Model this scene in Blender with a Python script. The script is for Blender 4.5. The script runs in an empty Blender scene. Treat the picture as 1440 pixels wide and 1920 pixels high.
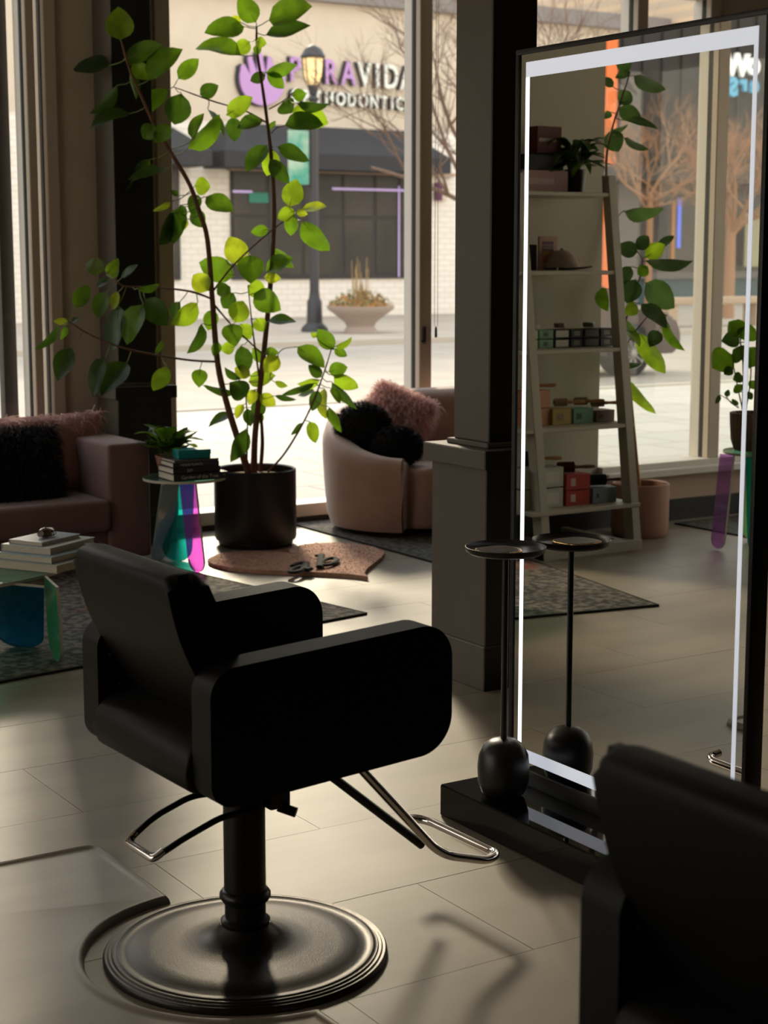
import bpy, bmesh, math, random
from mathutils import Vector, Matrix, Euler
random.seed(7)
R = math.radians
PI = math.pi

# ---------------------------------------------------------------- camera, world, sun, exposure
SC = bpy.context.scene
COL = SC.collection
FPX, CXP, CYP = 3150.0, 720.0, 960.0
CAMH = 1.62
TILT = math.atan(480 / FPX)
YAW = math.atan(2020 / math.hypot(FPX, 480))
camd = bpy.data.cameras.new('camera'); cam = bpy.data.objects.new('camera', camd); COL.objects.link(cam)
cam.location = (0, 0, CAMH)
cam.rotation_euler = (PI / 2 - TILT, 0, -YAW)
camd.sensor_fit = 'HORIZONTAL'; camd.sensor_width = 24.0; camd.lens = FPX / 1440 * 24
camd.clip_start = .05; camd.clip_end = 300
camd.dof.use_dof = True; camd.dof.focus_distance = 5.0; camd.dof.aperture_fstop = 4.8
SC.camera = cam

world = bpy.data.worlds.new('world'); SC.world = world; world.use_nodes = True
wn = world.node_tree.nodes; wl = world.node_tree.links
bg = wn['Background']
tc = wn.new('ShaderNodeTexCoord'); sp = wn.new('ShaderNodeSeparateXYZ'); rp = wn.new('ShaderNodeValToRGB')
wl.new(tc.outputs['Generated'], sp.inputs[0]); wl.new(sp.outputs['Z'], rp.inputs[0])
rp.color_ramp.elements[0].position = 0.0; rp.color_ramp.elements[0].color = (1.0, .86, .70, 1)
rp.color_ramp.elements[1].position = 0.7; rp.color_ramp.elements[1].color = (.72, .78, .86, 1)
wl.new(rp.outputs[0], bg.inputs[0])
bg.inputs[1].default_value = 2.55

SUN_AZ, SUN_EL = R(23), R(26)
sund = bpy.data.lights.new('sun', 'SUN'); sun = bpy.data.objects.new('sun', sund); COL.objects.link(sun)
sund.energy = 3.8; sund.angle = R(8); sund.color = (1.0, .84, .62)
sdir = Vector((-math.sin(SUN_AZ) * math.cos(SUN_EL), -math.cos(SUN_AZ) * math.cos(SUN_EL), -math.sin(SUN_EL)))
sun.rotation_euler = sdir.to_track_quat('-Z', 'Y').to_euler(); sun.location = (10, 30, 20)

SC.view_settings.view_transform = 'Standard'; SC.view_settings.look = 'None'
SC.view_settings.gamma = 1; SC.view_settings.use_curve_mapping = False
SC.view_settings.exposure = 0.0
SC.cycles.use_denoising = True
SC.cycles.max_bounces = 12; SC.cycles.transparent_max_bounces = 24
SC.cycles.caustics_reflective = False; SC.cycles.caustics_refractive = False
SC.cycles.sample_clamp_indirect = 6

# ---------------------------------------------------------------- pixel -> place
FW = Vector((math.sin(YAW) * math.cos(TILT), math.cos(YAW) * math.cos(TILT), -math.sin(TILT)))
RT = Vector((math.cos(YAW), -math.sin(YAW), 0)); UP = RT.cross(FW)
CAM = Vector((0, 0, CAMH))
MX = 2.885                                     # plane of the standing mirror
def ray(u, v): return FW + RT * ((u - CXP) / FPX) + UP * (-(v - CYP) / FPX)
def P(u, v, x=None, y=None, z=None, c=None):
    r = ray(u, v)
    k = (z - CAMH) / r.z if z is not None else x / r.x if x is not None else y / r.y if y is not None else c
    return CAM + r * k
def depth(p): return (Vector(p) - CAM).dot(FW)
def VX(x): return 2 * MX - x                    # a place seen in the mirror -> its real x
def mir(p): return Vector((VX(p[0]), p[1], p[2]))

# ---------------------------------------------------------------- materials
MATS = {}
def mat(name, col, rough=.6, metal=0, noise=0, nscale=8, col2=None, bump=0, bscale=60, coat=0, spec=.5, sheen=0, emit=None, estr=0, stretch=None, alpha=None):
    if name in MATS: return MATS[name]
    m = bpy.data.materials.new(name); m.use_nodes = True; nt = m.node_tree; b = nt.nodes['Principled BSDF']
    c4 = (*col, 1)
    b.inputs['Base Color'].default_value = c4
    b.inputs['Roughness'].default_value = rough; b.inputs['Metallic'].default_value = metal
    b.inputs['Specular IOR Level'].default_value = spec
    b.inputs['Coat Weight'].default_value = coat
    if sheen: b.inputs['Sheen Weight'].default_value = sheen; b.inputs['Sheen Roughness'].default_value = .4
    t = nt.nodes.new('ShaderNodeTexCoord'); vec = t.outputs['Object']
    if stretch:
        mp = nt.nodes.new('ShaderNodeMapping'); mp.inputs['Scale'].default_value = stretch
        nt.links.new(vec, mp.inputs[0]); vec = mp.outputs[0]
    if noise or col2:
        n = nt.nodes.new('ShaderNodeTexNoise'); n.inputs['Scale'].default_value = nscale; n.inputs['Detail'].default_value = 5
        nt.links.new(vec, n.inputs['Vector'])
        r = nt.nodes.new('ShaderNodeValToRGB')
        r.color_ramp.elements[0].position = .35; r.color_ramp.elements[1].position = .65
        a = col2 or tuple(max(0, q * (1 - noise)) for q in col)
        bb = col if col2 else tuple(min(1, q * (1 + noise)) for q in col)
        r.color_ramp.elements[0].color = (*a, 1); r.color_ramp.elements[1].color = (*bb, 1)
        nt.links.new(n.outputs['Fac'], r.inputs[0]); nt.links.new(r.outputs[0], b.inputs['Base Color'])
    if bump:
        n2 = nt.nodes.new('ShaderNodeTexNoise'); n2.inputs['Scale'].default_value = bscale; n2.inputs['Detail'].default_value = 4
        nt.links.new(vec, n2.inputs['Vector'])
        bp = nt.nodes.new('ShaderNodeBump'); bp.inputs['Strength'].default_value = bump; bp.inputs['Distance'].default_value = .01
        nt.links.new(n2.outputs['Fac'], bp.inputs['Height']); nt.links.new(bp.outputs[0], b.inputs['Normal'])
    if emit:
        b.inputs['Emission Color'].default_value = (*emit, 1); b.inputs['Emission Strength'].default_value = estr
    MATS[name] = m
    return m

def glass_mat(name, tint=(1, 1, 1), tint2=None, gloss=.07, grough=.0, body=.22):
    """thin sheet: lets light through in its tint, mirrors a little; tint2 shows at grazing angles (dichroic film)"""
    if name in MATS: return MATS[name]
    m = bpy.data.materials.new(name); m.use_nodes = True; nt = m.node_tree; nt.nodes.clear()
    o = nt.nodes.new('ShaderNodeOutputMaterial'); mx = nt.nodes.new('ShaderNodeMixShader')
    tr = nt.nodes.new('ShaderNodeBsdfTransparent'); gl = nt.nodes.new('ShaderNodeBsdfGlossy')
    tr.inputs[0].default_value = (*tint, 1); gl.inputs['Roughness'].default_value = grough
    lw = nt.nodes.new('ShaderNodeLayerWeight'); lw.inputs['Blend'].default_value = .5
    if tint2:
        r = nt.nodes.new('ShaderNodeValToRGB'); r.color_ramp.elements[0].color = (*tint, 1); r.color_ramp.elements[1].color = (*tint2, 1)
        r.color_ramp.elements[0].position = .15; r.color_ramp.elements[1].position = .75
        nt.links.new(lw.outputs['Facing'], r.inputs[0]); nt.links.new(r.outputs[0], tr.inputs[0])
        gl.inputs[0].default_value = (.75, .85, .9, 1)
    mth = nt.nodes.new('ShaderNodeMath'); mth.operation = 'MULTIPLY_ADD'; mth.inputs[1].default_value = .4; mth.inputs[2].default_value = gloss
    pw = nt.nodes.new('ShaderNodeMath'); pw.operation = 'POWER'; pw.inputs[1].default_value = 4; nt.links.new(lw.outputs['Facing'], pw.inputs[0])
    nt.links.new(pw.outputs[0], mth.inputs[0]); nt.links.new(mth.outputs[0], mx.inputs[0])
    if not tint2: mth.inputs[1].default_value = .5
    if tint2:
        df = nt.nodes.new('ShaderNodeBsdfDiffuse'); tl = nt.nodes.new('ShaderNodeBsdfTranslucent'); m1 = nt.nodes.new('ShaderNodeMixShader'); m2 = nt.nodes.new('ShaderNodeMixShader')
        nt.links.new(r.outputs[0], df.inputs[0]); nt.links.new(r.outputs[0], tl.inputs[0]); m2.inputs[0].default_value = body
        nt.links.new(df.outputs[0], m1.inputs[1]); nt.links.new(tl.outputs[0], m1.inputs[2]); nt.links.new(tr.outputs[0], m2.inputs[1]); nt.links.new(m1.outputs[0], m2.inputs[2])
        tr = m2
    nt.links.new(tr.outputs[0], mx.inputs[1]); nt.links.new(gl.outputs[0], mx.inputs[2]); nt.links.new(mx.outputs[0], o.inputs[0])
    MATS[name] = m
    return m

def leaf_mat(name, top, through, gloss=.25):
    if name in MATS: return MATS[name]
    m = bpy.data.materials.new(name); m.use_nodes = True; nt = m.node_tree; nt.nodes.clear()
    o = nt.nodes.new('ShaderNodeOutputMaterial')
    d = nt.nodes.new('ShaderNodeBsdfPrincipled'); d.inputs['Base Color'].default_value = (*top, 1); d.inputs['Roughness'].default_value = .38
    t = nt.nodes.new('ShaderNodeBsdfTranslucent'); mx = nt.nodes.new('ShaderNodeMixShader'); mx.inputs[0].default_value = .5
    n = nt.nodes.new('ShaderNodeTexNoise'); n.inputs['Scale'].default_value = 9; n.inputs['Detail'].default_value = 3
    tcn = nt.nodes.new('ShaderNodeTexCoord'); nt.links.new(tcn.outputs['Object'], n.inputs['Vector'])
    r = nt.nodes.new('ShaderNodeValToRGB'); r.color_ramp.elements[0].color = (*[q * .75 for q in through], 1); r.color_ramp.elements[1].color = (*[min(1, q * 1.2) for q in through], 1)
    r.color_ramp.elements[0].position = .4; r.color_ramp.elements[1].position = .6
    nt.links.new(n.outputs['Fac'], r.inputs[0]); nt.links.new(r.outputs[0], t.inputs[0])
    nt.links.new(d.outputs[0], mx.inputs[1]); nt.links.new(t.outputs[0], mx.inputs[2]); nt.links.new(mx.outputs[0], o.inputs[0])
    MATS[name] = m
    return m

def brick_mat(name, c1, c2, mortar, scale, w=.5, h=.25, msize=.02, rough=.85, bump=.4):
    if name in MATS: return MATS[name]
    m = bpy.data.materials.new(name); m.use_nodes = True; nt = m.node_tree; b = nt.nodes['Principled BSDF']
    b.inputs['Roughness'].default_value = rough
    t = nt.nodes.new('ShaderNodeTexCoord'); k = nt.nodes.new('ShaderNodeTexBrick')
    k.inputs['Scale'].default_value = scale; k.inputs['Color1'].default_value = (*c1, 1); k.inputs['Color2'].default_value = (*c2, 1); k.inputs['Mortar'].default_value = (*mortar, 1)
    k.inputs['Brick Width'].default_value = w; k.inputs['Row Height'].default_value = h; k.inputs['Mortar Size'].default_value = msize
    mp = nt.nodes.new('ShaderNodeMapping'); mp.inputs['Rotation'].default_value = (PI / 2, 0, 0) if 'wall' in name else (0, 0, 0)
    nt.links.new(t.outputs['Object'], mp.inputs[0]); nt.links.new(mp.outputs[0], k.inputs[0]); nt.links.new(k.outputs[0], b.inputs['Base Color'])
    MATS[name] = m
    return m

# ---------------------------------------------------------------- mesh helpers
def bm_new(): return bmesh.new()
def bx(bm, x0, x1, y0, y1, z0, z1, bev=0, seg=2, rot=0, piv=None):
    g = bmesh.ops.create_cube(bm, size=1)
    vs = g['verts']
    for v in vs:
        v.co = Vector((x0 + (x1 - x0) * (v.co.x + .5), y0 + (y1 - y0) * (v.co.y + .5), z0 + (z1 - z0) * (v.co.z + .5)))
    if bev:
        es = list({e for v in vs for e in v.link_edges})
        r = bmesh.ops.bevel(bm, geom=es, offset=bev, segments=seg, profile=.5, affect='EDGES')
        vs = list({v for f in r['faces'] for v in f.verts} | {v for v in vs if v.is_valid})
    if rot:
        c = Vector(piv) if piv else Vector(((x0 + x1) / 2, (y0 + y1) / 2, 0))
        bmesh.ops.rotate(bm, verts=vs, cent=c, matrix=Matrix.Rotation(rot, 3, 'Z'))
    return vs
def prism(bm, poly, w0, w1, plane='xz', bev=0, seg=2):
    """poly in 2D, thick from w0 to w1 along the third axis"""
    def mk(p, w):
        return Vector((p[0], w, p[1])) if plane == 'xz' else Vector((w, p[0], p[1])) if plane == 'yz' else Vector((p[0], p[1], w))
    a = [bm.verts.new(mk(p, w0)) for p in poly]; b = [bm.verts.new(mk(p, w1)) for p in poly]
    n = len(poly)
    f1 = bm.faces.new(a); f2 = bm.faces.new(list(reversed(b)))
    for i in range(n): bm.faces.new((a[i], b[i], b[(i + 1) % n], a[(i + 1) % n]))
    vs = a + b
    if bev:
        es = [e for f in (f1, f2) for e in f.edges]
        r = bmesh.ops.bevel(bm, geom=es, offset=bev, segments=seg, profile=.5, affect='EDGES')
        vs = list({v for f in r['faces'] for v in f.verts} | {v for v in vs if v.is_valid})
    return vs
def rrect(x0, x1, y0, y1, r, n=6):
    rr = r if isinstance(r, (tuple, list)) else (r,) * 4
    out = []
    for (cx, cy, a0), q in zip(((x1, y1, 0), (x0, y1, 90), (x0, y0, 180), (x1, y0, 270)), rr):
        sx = -1 if cx == x1 else 1; sy = -1 if cy == y1 else 1
        for k in range(n + 1):
            a = R(a0 + 90 * k / n); out.append((cx + sx * q + q * math.cos(a), cy + sy * q + q * math.sin(a)))
    return out
def rpoly(pts, r, n=5):
    """polygon with rounded corners"""
    out = []; N = len(pts)
    for i in range(N):
        p = Vector(pts[i]); a = Vector(pts[i - 1]); b = Vector(pts[(i + 1) % N])
        q = r[i] if isinstance(r, (list, tuple)) else r
        d1 = (a - p); d2 = (b - p); q = min(q, d1.length * .49, d2.length * .49)
        s = p + d1.normalized() * q; e = p + d2.normalized() * q
        for k in range(n + 1):
            t = k / n; out.append(tuple(s * (1 - t) ** 2 + p * 2 * t * (1 - t) + e * t * t))
    return out
def lathe(bm, prof, seg=32, cx=0, cy=0, cap=True):
    rings = []
    for r, z in prof:
        if r < 1e-5: rings.append([bm.verts.new((cx, cy, z))])
        else: rings.append([bm.verts.new((cx + r * math.cos(2 * PI * k / seg), cy + r * math.sin(2 * PI * k / seg), z)) for k in range(seg)])
    for a, b in zip(rings, rings[1:]):
        if len(a) == 1 and len(b) == 1: continue
        for k in range(seg):
            q = [a[k % len(a)], a[(k + 1) % len(a)] if len(a) > 1 else None, b[(k + 1) % len(b)] if len(b) > 1 else None, b[k % len(b)]]
            q = [v for v in q if v is not None]
            if len(set(q)) >= 3: bm.faces.new(q)
    if cap:
        for rg in (rings[0], rings[-1]):
            if len(rg) > 2: bm.faces.new(rg)
    return [v for rg in rings for v in rg]
def smooth_path(pts, n=6):
    pts = [Vector(p) for p in pts]
    if len(pts) < 3: return pts
    out = []
    for i in range(len(pts) - 1):
        p0 = pts[max(i - 1, 0)]; p1 = pts[i]; p2 = pts[i + 1]; p3 = pts[min(i + 2, len(pts) - 1)]
        for k in range(n):
            t = k / n
            out.append(.5 * ((2 * p1) + (p2 - p0) * t + (2 * p0 - 5 * p1 + 4 * p2 - p3) * t * t + (3 * p1 - p0 - 3 * p2 + p3) * t ** 3))
    out.append(pts[-1]); return out
def tube(bm, pts, r, seg=8, closed=False, caps=True):
    pts = [Vector(p) for p in pts]; n = len(pts); rings = []
    up = None
    for i, p in enumerate(pts):
        if closed: t = pts[(i + 1) % n] - pts[i - 1]
        else: t = pts[min(i + 1, n - 1)] - pts[max(i - 1, 0)]
        t.normalize()
        if up is None:
            up = Vector((0, 0, 1)) if abs(t.z) < .9 else Vector((1, 0, 0))
        s = t.cross(up)
        if s.length < 1e-4: s = t.cross(Vector((0, 1, 0)))
        s.normalize(); up = s.cross(t).normalized()
        rr = r[i] if isinstance(r, (list, tuple)) else r
        rings.append([bm.verts.new(p + (s * math.cos(2 * PI * k / seg) + up * math.sin(2 * PI * k / seg)) * rr) for k in range(seg)])
    m = n if closed else n - 1
    for i in range(m):
        a = rings[i]; b = rings[(i + 1) % n]
        for k in range(seg): bm.faces.new((a[k], a[(k + 1) % seg], b[(k + 1) % seg], b[k]))
    if caps and not closed:
        bm.faces.new(rings[0][::-1]); bm.faces.new(rings[-1])
def fillet(pts, r, n=5):
    """3-D polyline with rounded bends"""
    pts = [Vector(p) for p in pts]; out = [pts[0]]
    for i in range(1, len(pts) - 1):
        a, p, b = pts[i - 1], pts[i], pts[i + 1]
        q = min(r, (a - p).length * .49, (b - p).length * .49)
        s = p + (a - p).normalized() * q; e = p + (b - p).normalized() * q
        for k in range(n + 1):
            t = k / n; out.append(s * (1 - t) ** 2 + p * 2 * t * (1 - t) + e * t * t)
    out.append(pts[-1]); return out
def mesh_of(bm, name, m, smooth=False, ang=40):
    bmesh.ops.recalc_face_normals(bm, faces=bm.faces)
    me = bpy.data.meshes.new(name); bm.to_mesh(me); bm.free()
    if m is not None:
        for q in (m if isinstance(m, (list, tuple)) else [m]): me.materials.append(q)
    if smooth:
        me.polygons.foreach_set('use_smooth', [True] * len(me.polygons))
        try: me.set_sharp_from_angle(angle=R(ang))
        except Exception: pass
    return me
def obj(name, bm, m, parent=None, smooth=False, loc=None, ang=40, kind=None):
    me = bm if isinstance(bm, bpy.types.Mesh) else mesh_of(bm, name, m, smooth, ang)
    o = bpy.data.objects.new(name, me); COL.objects.link(o)
    if parent is not None: o.parent = parent
    if loc is not None: o.location = loc
    if kind: o['kind'] = kind
    return o
def tag(o, label, cat, group=None, kind=None):
    o['label'] = label; o['category'] = cat
    if group: o['group'] = group
    if kind: o['kind'] = kind
    return o
def thing(name, label, cat, loc=(0, 0, 0), rz=0, group=None):
    o = bpy.data.objects.new(name, None); COL.objects.link(o); o.empty_display_size = .1
    o.location = loc; o.rotation_euler = (0, 0, rz)
    return tag(o, label, cat, group)
def struct(name, bm, m, parent=None, label=None, smooth=False):
    o = obj(name, bm, m, parent, smooth)
    if parent is None: o['kind'] = 'structure'
    if label: o['label'] = label
    return o
def copy_tree(o, parent=None):
    c = o.copy(); COL.objects.link(c); c.parent = parent
    for ch in [q for q in COL.objects if q.parent == o]: copy_tree(ch, c)
    return c
def box_obj(name, x0, x1, y0, y1, z0, z1, m, parent=None, bev=0, kind=None, rot=0, piv=None):
    bm = bm_new(); bx(bm, x0, x1, y0, y1, z0, z1, bev, 2, rot, piv)
    o = obj(name, bm, m, parent, smooth=bev > 0)
    if kind: o['kind'] = kind
    return o
def text_mesh(name, s, size, depth_, m, parent=None, origin=(0, 0, 0), xdir=(1, 0, 0), ydir=(0, 0, 1), offset=0, align='LEFT', shear=0):
    cu = bpy.data.curves.new(name, 'FONT'); cu.body = s; cu.size = size; cu.extrude = depth_ / 2; cu.offset = offset; cu.align_x = align; cu.shear = shear
    cu.resolution_u = 4
    t = bpy.data.objects.new('tmp', cu); COL.objects.link(t)
    bpy.context.view_layer.update()
    me = bpy.data.meshes.new_from_object(t.evaluated_get(bpy.context.evaluated_depsgraph_get()))
    bpy.data.objects.remove(t); bpy.data.curves.remove(cu)
    X = Vector(xdir).normalized(); Y = Vector(ydir).normalized(); Z = X.cross(Y)
    M = Matrix((X, Y, Z)).transposed().to_4x4(); M.translation = Vector(origin)
    me.transform(M); me.materials.clear(); me.materials.append(m)
    return obj(name, me, m, parent)
def fur_mat(name, col, dark, through):
    m = bpy.data.materials.new(name); m.use_nodes = True; nt = m.node_tree; b = nt.nodes['Principled BSDF']; b.inputs['Roughness'].default_value = .6
    g = nt.nodes.new('ShaderNodeNewGeometry'); r = nt.nodes.new('ShaderNodeValToRGB')
    r.color_ramp.elements[0].color = (*dark, 1); r.color_ramp.elements[1].color = (*col, 1)
    nt.links.new(g.outputs['Random Per Island'], r.inputs[0]); nt.links.new(r.outputs[0], b.inputs['Base Color'])
    t = nt.nodes.new('ShaderNodeBsdfTranslucent'); t.inputs[0].default_value = (*through, 1); mx = nt.nodes.new('ShaderNodeMixShader'); mx.inputs[0].default_value = .4
    nt.links.new(b.outputs[0], mx.inputs[1]); nt.links.new(t.outputs[0], mx.inputs[2]); nt.links.new(mx.outputs[0], nt.nodes['Material Output'].inputs[0])
    return m
def fur(bm_base, count, length, thick, seed=0, droop=.3, jitter=.5):
    """strands rooted on the faces of a closed base mesh; returns a new bmesh"""
    rnd = random.Random(seed); out = bm_new()
    bm_base.normal_update(); bm_base.faces.ensure_lookup_table()
    tris = [(f.verts[0].co, f.verts[i].co, f.verts[i + 1].co, f.normal) for f in bm_base.faces for i in range(1, len(f.verts) - 1)]
    areas = []; acc = 0
    for a, b, c, n in tris: acc += (b - a).cross(c - a).length; areas.append(acc)
    import bisect
    for _ in range(count):
        i = min(bisect.bisect(areas, rnd.random() * acc), len(tris) - 1)
        a, b, c, n = tris[i]; u, v = rnd.random(), rnd.random()
        if u + v > 1: u, v = 1 - u, 1 - v
        p = a + (b - a) * u + (c - a) * v
        d = (n + Vector((rnd.uniform(-1, 1), rnd.uniform(-1, 1), rnd.uniform(-1, 1))) * jitter).normalized()
        L = length * rnd.uniform(.6, 1.25)
        s = d.cross(Vector((rnd.uniform(-1, 1), rnd.uniform(-1, 1), rnd.uniform(-1, 1)))).normalized() * thick
        q = p + d * L * .55; t = p + d * L * .95 + Vector((0, 0, -droop * L))
        v1 = out.verts.new(p - s - n * .002); v2 = out.verts.new(p + s - n * .002); v3 = out.verts.new(q + s * .7); v4 = out.verts.new(q - s * .7); v5 = out.verts.new(t)
        out.faces.new((v1, v2, v3, v4)); out.faces.new((v4, v3, v5))
    return out

# ================================================================ SETTING
white = mat('white_paint', (.72, .68, .62), .45)
cream = mat('frame_white_shaded', (.54, .46, .37), .5)  # darker white: shade on the room side of the frames put in the colour
taupe = mat('taupe_paint', (.60, .515, .40), .6, noise=.05, nscale=3)
taupe_l = mat('taupe_light', (.42, .37, .29), .6)
blackp = mat('black_paint', (.012, .011, .010), .45)
gasket = mat('gasket', (.01, .012, .01), .6)
pane_m = glass_mat('window_glass', (.97, .98, .97), None, .03)
dark_wall = mat('dark_wall', (.10, .09, .08), .7)
tile_m = mat('floor_tile', (.32, .27, .205), .42, col2=(.255, .215, .163), nscale=1.6, bump=.06, bscale=5, stretch=(.6, 2.5, 1), spec=.42)
grout_m = mat('grout', (.05, .045, .04), .8)

bm = bm_new(); bx(bm, -4.2, 10.6, -3.2, 8.95, -.12, -.006)
floor = struct('floor', bm, grout_m)
rnd = random.Random(3)
for k in range(-5, 10):
    y0 = 3.994 + .5 * k
    off = .317 if k % 2 == 0 else .80
    for i in range(-3, 8):
        x0 = off + i - 1
        if y0 + .25 < 1.2 or x0 > 7.2 or y0 > 8.6: continue
        if i == -3 and k == -5: pass
        bm = bm_new(); bx(bm, -.499, .499, -.249, .249, -.0055, 0)
        o = obj('tile', bm, tile_m, floor, loc=(x0 + .5, y0 + .25, rnd.uniform(-.0003, .0003)))

# ceiling and the walls round the room
box_obj('ceiling', -4.2, 10.6, -3.2, 9.2, 3.65, 3.8, mat('ceiling_paint', (.45, .41, .36), .8), kind='structure')
box_obj('wall_back', -4.2, 10.6, -3.3, -3.1, -.1, 3.7, dark_wall, kind='structure')
box_obj('wall_left', -4.3, -4.1, -3.2, 2.6, -.1, 3.7, dark_wall, kind='structure')
box_obj('wall_left', -4.3, -4.1, 7.5, 8.0, -.1, 3.7, dark_wall, kind='structure')
box_obj('wall_left', -4.3, -4.1, 1.0, 7.5, -.1, .35, dark_wall, kind='structure')
box_obj('wall_right', 10.5, 10.7, -3.2, 9.2, -.1, 3.7, dark_wall, kind='structure')

YW = 9.0      # street front, main part
def front_wall(name, x0, x1, y=YW, m=taupe, z0=-.1, z1=3.7, th=.15):
    return box_obj(name, x0, x1, y - .03, y + th, z0, z1, m, kind='structure')
front_wall('wall_front', 3.545, 4.15)
wf2 = front_wall('wall_front', 8.42, 10.6); 
box_obj('trim_1', .6, 10.6, 8.99, 9.13, 3.46, 3.7, taupe, kind='structure')
bm = bm_new(); bx(bm, 4.15, 8.42, 8.9, 9.0, 0, .03); bx(bm, .75, 3.575, 8.9, 9.0, 0, .03)
struct('baseboard_front', bm, blackp)

def window(name, x0, x1, y, zs, zt, posts, label=None):
    """street window: posts = x positions of uprights; each pane and each piece of frame its own object"""
    e = bpy.data.objects.new(name, None); COL.objects.link(e); e['kind'] = 'structure'
    e.location = ((x0 + x1) / 2, y, 0)
    ox = (x0 + x1) / 2
    def put(n, a, b, c, d, z0, z1, m, bev=.004):
        bm = bm_new(); bx(bm, a - ox, b - ox, c - y, d - y, z0, z1, bev, 1); return obj(n, bm, m, e)
    put('sill', x0, x1, y - .09, y + .10, zs - .08, zs, white)
    put('window_frame', x0, x1, y - .05, y + .10, zt, zt + .08, cream)
    posts = [q if isinstance(q, tuple) else (q, .10) for q in posts]
    for px, w in posts:
        put('mullion', px, px + w, y + .02, y + .11, zs, zt, white)
        put('gasket', px + .002, px + w - .002, y - .012, y + .02, zs, zt, gasket, 0)
        put('mullion_cover', px + .006, px + w, y - .065, y - .012, zs, zt, cream)
    xs = [x0] + [q for px, w in posts for q in (px, px + w)] + [x1]
    for a, b in zip(xs[::2], xs[1::2]):
        if b - a > .05: put('glass_pane', a, b, y + .012, y + .018, zs, zt, pane_m, 0)
    return e
window('window_1', 4.13, 8.42, YW, .11, 3.38, [4.13, 5.925, 7.68, 8.34])
window('window_2', .75, 3.545, YW, .11, 3.38, [.75, 2.0, (3.365, .055), (3.47, .075)])
tag(box_obj('street_post', 3.27, 3.35, 9.16, 9.24, -.03, 3.4, mat('post_brown', (.05, .04, .035), .6), bev=.004), 'dark brown upright post just outside the left window', 'post')
# cord of the blind and its weight, hanging in front of the glass
q0 = P(818, 500, y=8.88); bc = thing('blind_cord', 'thin blind cord with a small dark weight hanging before the window beside the pier', 'cord', (q0.x, 8.88, 0))
zb = P(818, 612, y=8.88).z
bm = bm_new()
for s in (-.012, .012): tube(bm, [(s, 0, zb), (s * .8, 0, 2.2), (s * .6, 0, 3.46)], .0018, 5)
obj('cord', bm, mat('cord_grey', (.30, .26, .21), .7), bc)
bm = bm_new(); lathe(bm, [(0, zb - .07), (.008, zb - .07), (.009, zb - .06), (.008, zb - .015), (.004, zb), (0, zb)], 12); obj('weight', bm, mat('cord_weight', (.05, .045, .04), .25, .6), bc, smooth=True)
q1 = P(797, 612, y=8.93); q2 = P(797, 645, y=8.93)
lt = thing('window_latch', 'small dark latch on the window frame upright left of the pier', 'latch', (q1.x - .01, 8.927, q2.z))
bm = bm_new(); bx(bm, -.010, .010, -.012, .006, 0, q1.z - q2.z, .003, 1); obj('latch_plate', bm, mat('cord_weight', (.05, .045, .04), .25, .6), lt)
bm = bm_new(); bx(bm, -.03, .004, -.022, -.012, .01, .03, .003, 1); obj('lever', bm, mat('cord_weight', (.05, .045, .04), .25, .6), lt)
# added side glazing, out of view, to light the left-facing surfaces
w4 = bpy.data.objects.new('added_side_window', None); COL.objects.link(w4); w4['kind'] = 'structure'; w4.location = (-4.2, 4.25, 0)
for k in range(5):
    bm = bm_new(); bx(bm, -.06, .06, -3.25 + k * 1.6, -3.15 + k * 1.6, .35, 3.2); obj('mullion', bm, white, w4)
for k in range(1, 4):
    bm = bm_new(); bx(bm, -.004, .004, -3.15 + k * 1.6, -1.65 + k * 1.6, .35, 3.2); obj('glass_pane', bm, pane_m, w4)
box_obj('trim_4', -4.3, -4.1, 1.0, 7.5, 3.2, 3.7, dark_wall, kind='structure')

# left part of the street front stands further into the room; it shows in the standing mirror
YL = 7.75
plaster = mat('plaster', (.50, .47, .38), .75)
box_obj('wall_front', -.66, .75, YL, YL + .15, -.1, 3.7, plaster, kind='structure')
box_obj('wall_front', .62, .75, YL + .1, YW + .1, -.1, 3.7, plaster, kind='structure')
box_obj('wall_front', -4.2, -.66, YL, YL + .14, -.1, .28, mat('pink_skirting', (.58, .40, .32), .6), kind='structure')
box_obj('baseboard_left', -4.1, .62, YL - .03, YL + .001, 0, .13, blackp, kind='structure')
box_obj('trim_2', -4.2, -.66, YL, YL + .14, 3.2, 3.7, plaster, kind='structure')
window('window_3', -4.1, -.66, YL + .05, .37, 3.15, [-2.95, -1.63])
bm = bm_new(); bx(bm, -4.1, -.66, YL - .10, YL + .03, .29, .335, .006, 1)
struct('trim_3', bm, white)

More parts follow.
